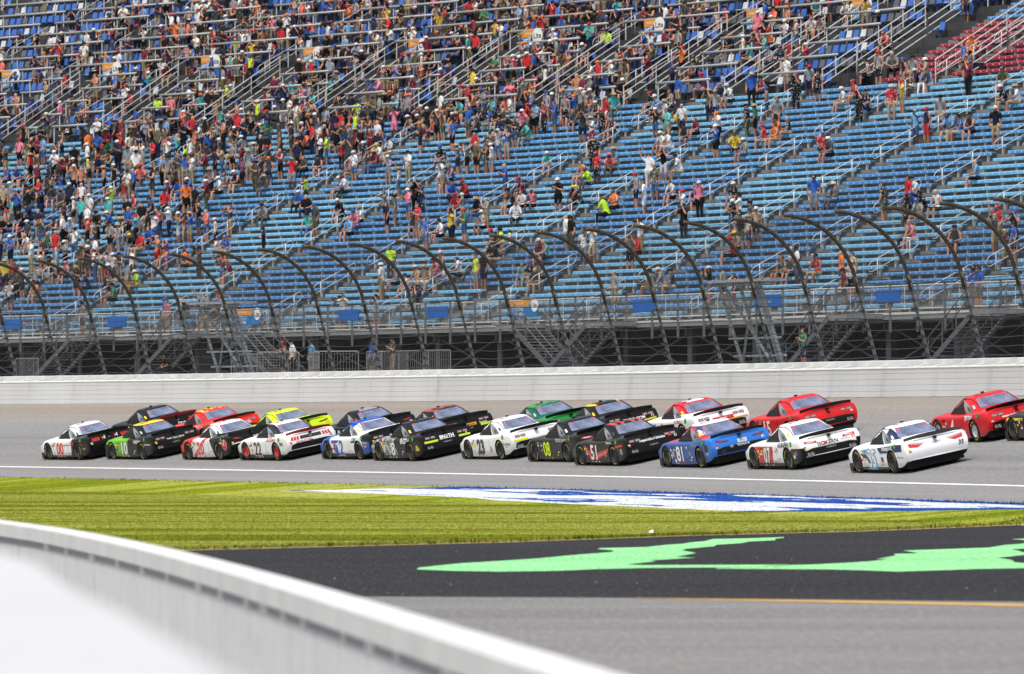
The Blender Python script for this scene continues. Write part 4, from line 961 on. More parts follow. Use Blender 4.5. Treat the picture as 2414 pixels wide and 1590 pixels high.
def lower_rear(car, kind, col=K_):
    poly(car, 'R', [(-.82, .38), (.82, .38), (.80, .55), (.58, .60), (-.58, .60), (-.80, .55)], col, 'bumper_insert')
    if kind in ('camaro', 'redbar'):
        text(car, 'CAMARO', 'R', (0, .535), .052, srgb(190, 192, 196), .62, .01, name='lettering', lift=.004)
        for sx in (-1, 1):
            for dx in (-.055, .055):
                q = surf('R', sx * .66 + dx, .44)
                if q:
                    mb = MB(); mb.tube([(q[0], q[1] - .035, q[2]), (q[0], q[1] + .03, q[2])], .046, 12); mb.build('exhaust_pipe', flatcol(srgb(176, 178, 182)), car)
                    disc(car, 'R', (sx * .66 + dx, .44), .036, srgb(18, 18, 20), 'exhaust_opening', .036)
    elif kind == 'supra':
        for sx in (-1, 1): disc(car, 'R', (sx * .60, .45), .06, srgb(96, 98, 100), 'exhaust_pipe', .004); disc(car, 'R', (sx * .60, .45), .042, srgb(12, 12, 13), 'exhaust_opening', .008)
CARS = []; KX, KY, KZ = 1.09, 1.03, 1.03
def make_car(key, label, livery, kind, contact=None, roof=None, spoiler=K_, rims=None, dressing=None, insert=True, front=None):
    base, layers = livery; car = empty('stock_car'); tag(car, label, 'race car', 'pack of stock cars on the banked track'); CARS.append(car)
    car['_pos'] = 0; del car['_pos']
    bo = bpy.data.objects.new('body', body_me); COL.objects.link(bo); bo.parent = car
    if not body_me.materials: body_me.materials.append(M_BLK); body_me.materials.append(M_WELL)
    bo.material_slots[0].link = 'OBJECT'; bo.material_slots[0].material = paint(key, base, layers)
    for nm, me in (('rear_glass', rear_glass_me), ('windscreen', ws_me), ('window_net', net_me), ('quarter_window', qtr_me), ('window_net', net2_me), ('quarter_window', qtr2_me), ('roof_trim', edge_me), ('chassis', und_me), ('splitter', spl_me), ('roof_fittings', ant_me), ('rear_camera', cam_me), ('glass_straps', bars_me), ('net_straps', netb_me), ('air_duct', duct_me), ('brake_lamps', rl_me)):
        inst(nm, me, car, (0, 0, 0), (0, 0, 0))
    so = bpy.data.objects.new('spoiler', spoiler_me); COL.objects.link(so); so.parent = car
    if not spoiler_me.materials: spoiler_me.materials.append(M_BLK)
    so.material_slots[0].link = 'OBJECT'; so.material_slots[0].material = flatcol(spoiler)
    rc = rims or srgb(34, 34, 36)
    for ya in (AX_F, AX_R):
        for sx in (-1, 1):
            wh = empty('wheel', (sx * .825, ya, .352), car); wh.rotation_euler = (random.uniform(0, 6.28) if sx < 0 else 0, 0, 0 if sx < 0 else math.pi)
            inst('tyre', tyre_me, wh, (0, 0, 0), (0, 0, 0)); ro = bpy.data.objects.new('rim', rim_me); COL.objects.link(ro); ro.parent = wh
            if not rim_me.materials: rim_me.materials.append(M_BLK)
            ro.material_slots[0].link = 'OBJECT'; ro.material_slots[0].material = flatcol(rc)
            inst('tyre_lettering', arc_me2, wh, (0, 0, 0), (0, 0, 0))
    lights(car, kind)
    if insert: lower_rear(car, kind)
    # series emblem on the rear quarter and the block of small sponsor stickers behind the front wheel
    disc(car, 'L', (-1.74, .80), .085, srgb(30, 104, 58), 'decal', 0, 16); disc(car, 'L', (-1.73, .80), .05, srgb(96, 190, 96), 'decal', .004, 12)
    rs = random.Random(key)
    for i in range(3):
        for j in range(4):
            if rs.random() < .72: rect(car, 'L', (.98 - .13 * i + .0, .66 - .085 * j), .105, .05 + .02 * rs.random(), rs.choice([W_, YEL, RED, srgb(210, 210, 214), K_, BLU, srgb(240, 160, 40)]), 'decal', 0, 0, 1)
    for i in range(2): rect(car, 'R', (-.82 + .02 * i, .665 - .05 * i), .08, .035, rs.choice([W_, YEL, RED]), 'decal', 0, 0, 1)
    # panel gaps, fuel filler, rocker stickers
    GAP = srgb(30, 30, 32)
    for y_ in (.86, -.50): rect(car, 'L', (y_, .46), .012, .50, GAP, 'panel_gap', 0, 0, 1)
    rect(car, 'R', (0, .905), 1.3, .010, GAP, 'panel_gap', 0, 0, 6)
    for k_ in range(3): rect(car, 'L', (.52 - .28 * k_, .15), .14, .035, rs.choice([W_, YEL, RED, srgb(160, 160, 164)]), 'decal', 0, 0, 1)
    for k_ in range(2): rect(car, 'L', (-.60 - .10 * k_, .26 + .09 * k_), .09, .05, rs.choice([W_, srgb(170, 170, 174), RED, YEL]), 'decal', 0, 0, 1)
    pd_ = bpy.data.objects.new('decal', pd_me); COL.objects.link(pd_); pd_.parent = car
    if not pd_me.materials: pd_me.materials.append(M_BLK)
    pd_.material_slots[0].link = 'OBJECT'; pd_.material_slots[0].material = flatcol(rs.choice([W_, srgb(180, 184, 190), RED, srgb(60, 64, 72), YEL]))
    if dressing: dressing(car)
    # placing: the contact patch of the rear left tyre, or the right-hand edge of the roof, as it stands on the banking
    def mat_of(s, d, at=(-.82, AX_R, 0)):
        a_ = head(s); f = Vector((-math.sin(a_), math.cos(a_), 0)); r = Vector((math.cos(a_) * math.cos(BANK), math.sin(a_) * math.cos(BANK), math.sin(BANK))); u = r.cross(f)
        P_ = Vector(PT(s, d, track_h(d))); o = P_ - f * at[1] * KY - r * at[0] * KX; return f, r, u, o
    def proj(s, d, pt):
        f, r, u, o = mat_of(s, d); return seen(o + r * pt[0] * KX + f * pt[1] * KY + u * pt[2] * KZ)
    if contact: pt, tgt = (-.97, AX_R, 0), contact
    elif front: pt, tgt = (-.97, AX_F, 0), front
    else: pt, tgt = (.62, -.55, 1.30), roof
    s, d = 40.0, 9.0
    for _ in range(40):
        x, y = proj(s, d, pt); e = (tgt[0] - x, tgt[1] - y); xs, ys = proj(s + .01, d, pt); xd, yd = proj(s, d + .01, pt)
        J = np.array([[(xs - x) / .01, (xd - x) / .01], [(ys - y) / .01, (yd - y) / .01]]); q = np.linalg.solve(J, e); s += float(np.clip(q[0], -15, 15)); d += float(np.clip(q[1], -3, 3)); d = min(max(d, 2.0), 12.9)
    f, r, u, o = mat_of(s, d); car.matrix_world = Matrix(((r.x * KX, f.x * KY, u.x * KZ, o.x), (r.y * KX, f.y * KY, u.y * KZ, o.y), (r.z * KX, f.z * KY, u.z * KZ, o.z + .004), (0, 0, 0, 1)))
    print('car', key, round(s, 1), round(d, 2)); return car

# conditions are half spaces in car coordinates (|x|, y, z): a|x| + b y + c z > d
def fwd(v): return (0, 1, 0, v)
def aft(v): return (0, -1, 0, -v)
def abv(v): return (0, 0, 1, v)
def bel(v): return (0, 0, -1, -v)
SIDE = (1, 0, 0, .80); MID = (-1, 0, 0, -.60)
CHAR = srgb(15, 15, 17)
def num(car, t, col, out=None, y=.28, z=.455, h=.52, shear=.12, w=.68):
    if out is not None: text(car, t, 'L', (y, z), h * 1.04, out, w * 1.08, .055, shear, 'number_outline')
    text(car, t, 'L', (y, z), h * .96, col, w * .94, .025, shear, 'number', .005)
def c00(c):
    num(c, '00', RED, W_); text(c, 'HAAS', 'L', (-.95, .71), .12, srgb(190, 40, 50), .6, .03); poly(c, 'L', [(.1, .60), (-.55, .63), (-1.9, .64), (-1.9, .615), (-.6, .60), (-.15, .575)], RED)
    for x in (-.30, .22): rect(c, 'R', (x - .03, .78), .035, .13, RED); rect(c, 'R', (x + .07, .80), .035, .13, W_); rect(c, 'R', (x + .02, .785), .08, .03, W_)
    text(c, 'GT', 'R', (-.03, .78), .05, srgb(190, 190, 190)); text(c, 'JACOB', 'L', (-2.0, .47), .06, W_, .26); rect(c, 'L', (-1.75, .47), .06, .1, RED)
make_car('00', 'white and black stock car with a red number 00 on its door', (W_, [(K_, [(0, -1, -.35, .62), bel(.97), (0, -1, 0, .45)]), (K_, [aft(-1.62), bel(1.02), (0, -1, 0, 1.62)]), (RED, [abv(1.2), fwd(.0), (1, 0, 0, .4)]), (K_, [bel(.2)])]), 'mustang', contact=(188, 1086), dressing=c00)
def c10(c):
    num(c, '10', W_, K_, y=.22); text(c, 'nutrien', 'L', (-1.05, .73), .17, W_, 1.06, .02); text(c, 'Ag Solutions', 'L', (-1.95, .60), .10, W_, .62, .015)
    text(c, 'TRANE  GRAIN  BUNGE', 'R', (0, .70), .05, W_, 1.0); text(c, 'ag retail growth', 'R', (.05, .64), .05, srgb(120, 190, 60), .9)
G10 = srgb(112, 186, 40)
make_car('10', 'black and lime green stock car with a white number 10 and yellow roof', (CHAR, [(G10, [(0, 1, .15, -.02), bel(.86), (0, -1, -.4, -1.9)]), (G10, [fwd(1.2), abv(.60)]), (YEL, [abv(1.265), (-1, 0, 0, -.62)]), (K_, [bel(.16)])]), 'camaro', contact=(339, 1085), dressing=c10)
def c20(c):
    num(c, '20', RED, W_); disc(c, 'L', (-1.98, .60), .20, W_, 'decal', 0, 20); disc(c, 'L', (-1.98, .60), .185, RED, 'decal', .004, 20); text(c, 'Rheem', 'L', (-1.98, .60), .06, W_, .3, .01, 0, 'lettering', .008); poly(c, 'L', [(-1.84, .60), (-1.93, .60), (-1.98, .76), (-2.02, .77), (-1.96, .60)], W_, 'decal', .006)
    text(c, 'RHEEM.COM', 'R', (.28, .73), .07, W_, .5); poly(c, 'L', [(-1.2, .70), (-2.2, .67), (-2.2, .63), (-1.2, .655)], W_); poly(c, 'L', [(-1.2, .645), (-2.2, .62), (-2.2, .607), (-1.2, .63)], RED)
    poly(c, 'R', [(-.86, .62), (.86, .70), (.86, .655), (-.86, .585)], W_, 'decal', .002)
make_car('20', 'white, red and black stock car with red number 20 and round red emblem', (W_, [(RED, [fwd(.9), (0, 1, .9, 1.55), bel(.9)]), (RED, [(0, 1, 1.6, .95), (0, -1, -1.6, -1.25), SIDE]), (K_, [(0, -1, .5, 1.02), bel(.97), SIDE]), (K_, [aft(-1.66)]), (K_, [(0, -1, -.6, .1), bel(.97), (0, -1, .9, 1.35)])]), 'supra', contact=(520, 1086), dressing=c20)
def c22(c):
    num(c, '22', srgb(74, 26, 34), W_, shear=0); text(c, 'DISCOUNT', 'L', (-1.02, .79), .13, RED, .85, .03); text(c, 'TIRE', 'L', (-1.9, .63), .12, srgb(50, 30, 36), .45, .025)
    text(c, 'DISCOUNT TIRE', 'R', (-.3, .645), .06, RED, .7, .02); text(c, 'GT', 'R', (0, .78), .06, W_, name='lettering', lift=.006); disc(c, 'R', (0, .60), .07, srgb(40, 76, 140), 'emblem', .006, 14, .5); text(c, '22', 'R', (.76, .66), .07, K_); poly(c, 'R', [(-.42, .715), (.42, .715), (.40, .835), (-.40, .835)], srgb(48, 46, 50), 'trim_panel', .002)
    rect(c, 'L', (-.0, .16), .05, .14, RED)
make_car('22', 'white stock car with maroon number 22, red wheels and red spoiler', (W_, [(srgb(40, 36, 42), [abv(.95), (0, -1, 0, -.3), (1, 0, 0, .50), fwd(-1.75)]), (K_, [bel(.24)])]), 'mustang', contact=(656, 1087.5), spoiler=srgb(168, 30, 40), rims=srgb(206, 36, 44), dressing=c22)
def c2(c):
    poly(c, 'L', [(1.0, .72), (.30, .72), (.55, .62), (1.0, .60)], srgb(46, 90, 180)); poly(c, 'L', [(.9, .55), (.55, .55), (.45, .22), (.75, .20)], srgb(46, 90, 180)); num(c, '2', srgb(46, 92, 186), W_, y=.2, h=.56, w=.58); text(c, 'CMS', 'L', (-1.05, .75), .13, srgb(120, 128, 140), 0.75, .03); rect(c, 'L', (-1.0, .66), .55, .05, K_)
    disc(c, 'L', (-1.98, .50), .1, srgb(214, 160, 60), 'decal', 0, 14, .5); text(c, 'THE BOSS', 'L', (-2.0, .62), .06, W_, .35); text(c, 'BLUE', 'R', (0, .73), .1, W_, .4)
B2 = srgb(34, 84, 186)
make_car('2', 'blue and white stock car with a large blue number 2 on its door', (W_, [(B2, [fwd(1.05), (0, 1, .5, 1.5)]), (B2, [abv(1.05), (0, 1, 1.2, .9)]), (B2, [aft(-1.75), bel(.68), SIDE]), (K_, [(0, -1, 0, 1.70), abv(.68), bel(1.03)]), (K_, [aft(-2.3)]), (CHAR, [bel(.24)])]), 'camaro', contact=(851, 1085), dressing=c2)
def c8(c):
    num(c, '8', W_, K_, y=.12, w=.42); text(c, 'BN3TH', 'L', (-1.0, .73), .2, W_, 1.06, .035); text(c, 'BN3TH', 'R', (0, .72), .13, W_, .7, .035); rect(c, 'R', (0, .645), .6, .012, W_); rect(c, 'R', (-.60, .635), .5, .07, NEON, 'decal', .004); rect(c, 'R', (.64, .635), .42, .07, NEON, 'decal', .004); text(c, '8', 'R', (.72, .715), .07, W_)
    poly(c, 'L', [(-1.86, .38), (-1.92, .55), (-2.02, .60), (-2.1, .52), (-2.2, .40)], srgb(206, 190, 50)); text(c, 'LSI', 'L', (-2.04, .40), .05, W_)
make_car('8', 'black stock car with grey camouflage nose and white number 8', (srgb(196, 196, 198), [(srgb(110, 110, 114), [('n', 5, .5), fwd(-.5)]), (srgb(60, 60, 64), [('n', 7, .58), fwd(-.5)]), (CHAR, [(0, -1, .4, .30)]), (CHAR, [abv(.92)]), (K_, [bel(.22)])]), 'camaro', contact=(972.5, 1088.7), dressing=c8)
def c23(c):
    num(c, '23', srgb(74, 76, 78), K_, shear=0, w=.58); text(c, 'Fire Alarm', 'L', (-1.98, .56), .11, K_, .6, .01); text(c, 'SERVICES', 'L', (-1.98, .46), .04, srgb(90, 90, 90), .5); rect(c, 'R', (-.60, .635), .48, .08, srgb(222, 232, 20), 'decal', .004); rect(c, 'L', (-.62, .38), .14, .16, srgb(160, 160, 150))
make_car('23', 'plain white stock car with a grey and black number 23', (srgb(240, 240, 241), []), 'camaro', contact=(1184, 1085), dressing=c23)
def c08(c):
    num(c, '08', NEON, None, shear=0, w=.60); text(c, 'ISLAND SAFETY', 'L', (-1.05, .75), .11, srgb(200, 204, 208), 1.00, .02); rect(c, 'L', (-1.2, .76), .3, .1, srgb(150, 50, 56), 'decal', -.003); rect(c, 'L', (-.02, .15), .04, .12, GRN)
make_car('08', 'dark grey stock car with a neon yellow number 08', (srgb(24, 24, 25), [(srgb(14, 14, 16), [abv(.92)])]), 'redbar', contact=(1341, 1091), dressing=c08)
def c51(c):
    num(c, '51', W_, srgb(150, 20, 24), w=.64); R5 = srgb(226, 62, 44)
    poly(c, 'L', [(1.0, .66), (.88, .66), (.35, .30), (.6, .2)], R5); poly(c, 'L', [(.0, .44), (-1.2, .62), (-2.2, .72), (-2.2, .66), (-1.2, .55), (.0, .36)], R5); poly(c, 'L', [(.35, .26), (-.6, .44), (-.85, .47), (-.85, .42), (.1, .22)], R5); poly(c, 'L', [(.0, .34), (-.85, .49), (-.85, .475), (.0, .325)], W_)
    text(c, 'Repairables', 'L', (-1.1, .77), .1, W_, 0.94, .02); text(c, 'RepairableVehicles', 'R', (-.02, .715), .11, W_, 1.05, .02); rect(c, 'R', (.58, .725), .1, .06, RED); text(c, '51', 'R', (.76, .68), .08, W_); rect(c, 'L', (-2.05, .48), .16, .2, srgb(150, 150, 150))
make_car('51', 'black stock car with orange red stripes and white number 51', (CHAR, [(srgb(220, 60, 60), [abv(1.255), (1, 0, 0, .12), (-1, 0, 0, -.24)]), (srgb(220, 60, 60), [abv(1.255), (1, 0, 0, .36), (-1, 0, 0, -.5)])]), 'camaro', contact=(1452, 1100), dressing=c51)
def star(c, y, z, r, col=W_): poly(c, 'L', [(y + r*(1 if i % 2 == 0 else .42)*math.sin(i*math.pi/5), z + r*(1 if i % 2 == 0 else .42)*math.cos(i*math.pi/5)) for i in range(10)], col)
def c81(c):
    num(c, '81', W_, srgb(30, 60, 120), shear=0, w=.58); text(c, 'COMCAST', 'L', (-1.05, .73), .11, srgb(130, 160, 205), 0.88, .015); star(c, .7, .22, .11); star(c, -.35, .66, .07); star(c, .3, .26, .05); star(c, .95, .34, .05); disc(c, 'L', (-1.98, .62), .13, srgb(36, 34, 36), 'decal', 0, 16); text(c, 'X9', 'L', (-2.0, .46), .09, W_, .2, .02)
    poly(c, 'L', [(-.45, .46), (-.57, .37), (-.69, .46), (-.57, .56)], srgb(120, 140, 170)); text(c, 'TOYOTA', 'R', (.06, .575), .075, W_, .55, .025, lift=.006); disc(c, 'R', (-.32, .575), .05, W_, 'emblem', .006, 14, .7); disc(c, 'R', (-.32, .575), .032, K_, 'emblem', .009, 12, .7); rect(c, 'R', (.05, .70), .3, .12, srgb(196, 206, 216)); text(c, 'XFINITY', 'R', (.05, .70), .04, K_, .24, .0, lift=.005); text(c, '81', 'R', (.72, .68), .08, W_)
make_car('81', 'blue stock car with white stars, red pillars and white number 81', (srgb(46, 84, 152), [(srgb(200, 50, 60), [abv(.90), (0, 1, 0, -2.0), (1, 0, 0, .50), ('n', 3.5, .42, .6)]), (W_, [abv(1.0), ('n', 4, .55, .6), (1, 0, 0, .55)]), (W_, [abv(1.26), (-1, 0, 0, -.6)]), (srgb(46, 118, 208), [aft(-1.72), (-1, 0, 0, -.87)]), (srgb(46, 118, 208), [aft(-1.95)]), (srgb(200, 50, 60), [abv(.8), bel(.93), fwd(.7), ('n', 3, .5)])]), 'supra', contact=(1656, 1104.5), dressing=c81)
def c07(c):
    num(c, '07', W_, srgb(110, 20, 20), w=.60); text(c, 'ISOKERN', 'L', (-1.12, .78), .17, K_, 1.12, .03); text(c, 'ISOKERN', 'R', (-.08, .685), .12, K_, .72, .02); disc(c, 'R', (-.18, .685), .045, RED, 'decal', .004, 14); text(c, '07', 'R', (.74, .71), .09, RED); text(c, 'Fireplaces & Chimneys', 'R', (.48, .69), .03, srgb(90, 90, 90), .34); poly(c, 'L', [(-1.85, .56), (-2.2, .60), (-2.2, .56), (-1.85, .50)], srgb(170, 50, 40)); rect(c, 'L', (-2.05, .50), .2, .07, srgb(120, 120, 120)); poly(c, 'L', [(-1.86, .36), (-1.96, .36), (-1.99, .45), (-1.9, .48), (-1.84, .43)], W_); disc(c, 'L', (-1.40, .91), .07, RED, 'decal', 0, 6)
O7 = srgb(214, 68, 44)
make_car('07', 'white stock car with orange red front sides and white number 07', (W_, [(O7, [(0, 1, .25, -.05), (0, -1, -.9, -1.95), bel(.72), SIDE]), (srgb(150, 40, 36), [('n', 4, .56), fwd(-.6), bel(.70), aft(.35), SIDE]), (K_, [(0, -1, -1.2, .95), bel(.66), SIDE]), (K_, [bel(.22)])]), 'redbar', contact=(1864, 1109), dressing=c07)
def c35(c):
    L5 = srgb(96, 182, 226); N5 = srgb(30, 44, 86)
    num(c, '35', srgb(232, 240, 246), srgb(50, 110, 170), y=.2, h=.56, shear=.05, w=.64); poly(c, 'L', [(1.0, .68), (.55, .72), (.3, .58), (.7, .60)], L5); poly(c, 'L', [(.5, .12), (-.1, .12), (-.1, .24), (.45, .24)], L5); poly(c, 'L', [(1.0, .60), (.62, .56), (.42, .40), (.34, .14), (.48, .14), (.55, .38), (.74, .50), (1.0, .53)], N5); poly(c, 'L', [(-.3, .76), (-1.9, .86), (-2.2, .86), (-2.2, .66), (-1.2, .62), (-.5, .60)], N5); text(c, 'tickets4.US', 'L', (-1.1, .75), .14, W_, 1.19, .03, .1, lift=.005)
    text(c, 'giftofhope', 'L', (-2.02, .48), .1, srgb(110, 116, 126), .42, .0); text(c, 'GRINI', 'R', (.02, .76), .07, srgb(120, 124, 130), .36, .0); text(c, '35', 'R', (.72, .60), .13, srgb(20, 34, 100), .24, .03, .2); disc(c, 'L', (-.62, .42), .09, srgb(110, 40, 60), 'decal', 0, 14)
make_car('35', 'white stock car with navy and light blue sides and number 35', (srgb(240, 242, 246), [(srgb(40, 54, 92), [abv(.95), (1, 0, 0, .52), aft(-.45)]), (srgb(30, 34, 48), [abv(1.24), fwd(-.1)]), (srgb(40, 46, 60), [bel(.20), fwd(-1)])]), 'wedge', contact=(2110, 1118), spoiler=srgb(74, 76, 74), dressing=c35, insert=False)
# outer lane
def c12(c):
    num(c, '12', srgb(226, 220, 220), srgb(150, 30, 40)); text(c, 'Snap-on', 'L', (-1.05, .76), .17, W_, 1.06, .03, .2); text(c, 'Snap-on', 'R', (.1, .66), .10, W_, .6, .025, .2); text(c, 'GT', 'R', (0, .79), .05, W_)
make_car('12', 'black stock car with dark red spoiler and number 12', (CHAR, []), 'mustang', roof=(402.5, 952.5), spoiler=srgb(150, 24, 30), dressing=c12)
def c7(c): num(c, '7', srgb(240, 200, 30), None, w=.4, h=.5); text(c, 'BRANDT', 'L', (-1.1, .75), .14, W_, 0.94, .03, .15); text(c, 'BRANDT.CO', 'R', (.15, .68), .11, W_, .9, .03)
make_car('7', 'bright red orange stock car with a yellow number 7', (srgb(232, 44, 34), [(YEL, [abv(1.25), (-1, 0, 0, -.5), ('n', 3, .5)])]), 'camaro', roof=(540, 956), dressing=c7)
def c19(c): text(c, 'menards', 'L', (-1.1, .75), .12, W_, 0.94, .03); num(c, '19', K_); text(c, 'TOYOTA', 'R', (.25, .57), .07, W_, .5, .02, lift=.006); text(c, '19', 'R', (.74, .70), .08, srgb(220, 70, 60))
make_car('19', 'fluorescent yellow stock car with black spoiler', (srgb(206, 240, 24), []), 'supra', roof=(710, 959.5), dressing=c19)
def c18(c): num(c, '18', W_, K_); text(c, 'ARCA', 'R', (.15, .66), .09, W_, .5, .02); text(c, '18', 'R', (.74, .70), .08, W_); rect(c, 'R', (.2, .60), .5, .03, NEON, 'decal', .004); poly(c, 'L', [(-1.2, .93), (-1.3, .93), (-1.1, .93)], W_)
make_car('18', 'black stock car with silver roof edge and slanted red tail light', (CHAR, [(srgb(150, 150, 154), [abv(1.27), (-1, 0, 0, -.35)])]), 'supra', roof=(905, 956), dressing=c18)
def c9(c):
    rect(c, 'R', (-.08, .665), .74, .10, srgb(226, 150, 30)); text(c, 'MAGNAFLOW', 'R', (-.05, .665), .06, K_, .56, .02, lift=.004); text(c, 'Switch', 'R', (.55, .655), .08, W_, .3, .02); rect(c, 'R', (.66, .585), .44, .08, NEON, 'decal', .006); rect(c, 'R', (-.62, .585), .5, .08, NEON, 'decal', .006); num(c, '9', W_, K_, w=.42)
make_car('9', 'black stock car with an orange sponsor panel on its tail', (CHAR, [(srgb(170, 70, 40), [abv(1.25), ('n', 3, .45)]), (srgb(214, 110, 40), [abv(.96), (1, 0, 0, .55), ('n', 4, .56), aft(-.8)])]), 'camaro', roof=(1085, 952.5), dressing=c9)
def c5(c): text(c, 'FrontierEggs', 'L', (-1.1, .73), .15, srgb(225, 235, 228), 1.12, .02); num(c, '5', W_, srgb(10, 50, 40), w=.42); text(c, 'Dollar', 'R', (.1, .67), .12, W_, .6, .02); rect(c, 'R', (-.52, .67), .16, .09, srgb(130, 210, 110)); rect(c, 'R', (-.52, .67), .10, .05, srgb(40, 130, 60), 'decal', .004)
make_car('5', 'green stock car with dark green nose, half hidden behind a white car', (srgb(20, 92, 74), [(srgb(34, 140, 60), [(0, -1, 0, 1.6), bel(1.02)]), (srgb(60, 150, 60), [abv(1.25), ('n', 3, .45)])]), 'camaro', roof=(1330, 942), dressing=c5)
def c11(c): text(c, 'LEAFFILTER.COM', 'R', (-.05, .685), .11, W_, 1.05, .025); text(c, '11', 'R', (.74, .70), .1, W_, .14, .03); poly(c, 'R', [(.34, .60), (.86, .63), (.86, .56), (.34, .545)], YEL, 'decal', .006); rect(c, 'R', (-.62, .585), .46, .07, YEL, 'decal', .006); num(c, '11', W_, K_, w=.4); text(c, 'LeafFilter', 'L', (-1.1, .76), .13, W_, 0.94, .02)
make_car('11', 'black stock car with yellow roof stripe and yellow tail corners', (CHAR, [(srgb(212, 200, 40), [abv(1.262), (-1, 0, 0, -.62)]), (CHAR, [abv(1.262), (-1, 0, 0, -.36), aft(.1)])]), 'camaro', roof=(1470, 939.5), dressing=c11)
def c1(c): num(c, '1', RED, W_, w=.3); text(c, 'FLYING J', 'L', (-1.1, .75), .16, srgb(200, 30, 50), 1.00, .015, .15); rect(c, 'R', (.05, .69), .72, .13, srgb(206, 40, 56)); text(c, 'Flying J', 'R', (.05, .69), .08, W_, .62, .01, .2, lift=.004); text(c, '1', 'R', (.76, .72), .07, RED); poly(c, 'L', [(-.75, .44), (-2.25, .60), (-2.25, .55), (-.75, .36)], srgb(222, 160, 40)); poly(c, 'R', [(-.88, .59), (.88, .59), (.88, .635), (-.88, .635)], srgb(222, 160, 40), 'decal', .004)
make_car('1', 'white stock car with red roof, gold stripe and red number 1', (srgb(238, 238, 238), [(srgb(206, 34, 48), [abv(.96), (0, -1, 0, -1.0)]), (srgb(238, 238, 238), [abv(1.29), (-1, 0, 0, -.3)]), (srgb(206, 34, 48), [bel(.36), fwd(-1.0)])]), 'camaro', roof=(1682, 935), dressing=c1)
def c15(c): num(c, '15', W_, None, shear=0, w=.54); text(c, '15', 'R', (.76, .70), .07, W_); disc(c, 'R', (.02, .78), .06, K_, 'emblem', .003, 10, .5); star(c, -1.28, .93, .07); rect(c, 'R', (-.62, .68), .1, .05, srgb(60, 60, 64))
make_car('15', 'plain red stock car with a white number 15', (srgb(208, 32, 36), []), 'camaro', roof=(1934, 926), dressing=c15)
def c4(c): num(c, '4', W_, None, w=.42, h=.5); text(c, 'gerber', 'L', (-1.08, .76), .22, W_, 1.06, .03); text(c, 'Collision & Glass', 'L', (-1.3, .63), .05, W_, .5); text(c, 'www.gerbercollision.com', 'R', (.05, .68), .10, W_, 1.2, .02); disc(c, 'R', (.02, .79), .06, K_, 'emblem', .003, 10, .5)
make_car('4', 'red stock car with white wheels and a white number 4', (srgb(214, 30, 36), []), 'camaro', contact=(2303, 1044), rims=srgb(196, 198, 202), dressing=c4)
make_car('x', 'black stock car with yellow trim, cut off behind the red number 4 car', (CHAR, [(YEL, [fwd(.6), abv(.62), bel(.70), SIDE])]), 'camaro', front=(2394, 1041))

# ================================================================== PEOPLE  (local: y forward, z up)
def capsule(mb, a, b_, r0, r1, n=9, fl=1.0, ends=True):
    a = Vector(a); b_ = Vector(b_); t = (b_ - a)
    if t.length < 1e-4: t = Vector((0, 0, 1e-3))
    t = t.normalized(); u = t.cross(Vector((0, 1, 0)))
    if u.length < .2: u = t.cross(Vector((1, 0, 0)))
    u.normalize(); w = u.cross(t).normalized(); rings = []
    for ph in (-80, -45, 0): rings.append((a + t * r0 * math.sin(rad(ph)), r0 * math.cos(rad(ph))))
    for ph in (0, 45, 80): rings.append((b_ + t * r1 * math.sin(rad(ph)), r1 * math.cos(rad(ph))))
    vs = []
    for c, r in rings:
        for k in range(n): vs.append(c + u * r * math.cos(2*math.pi*k/n) + w * r * fl * math.sin(2*math.pi*k/n))
    fs = [(i*n+k, i*n+(k+1) % n, (i+1)*n+(k+1) % n, (i+1)*n+k) for i in range(5) for k in range(n)] + [tuple(range(n-1, -1, -1)), tuple(5*n+k for k in range(n))]
    mb.add(vs, fs)
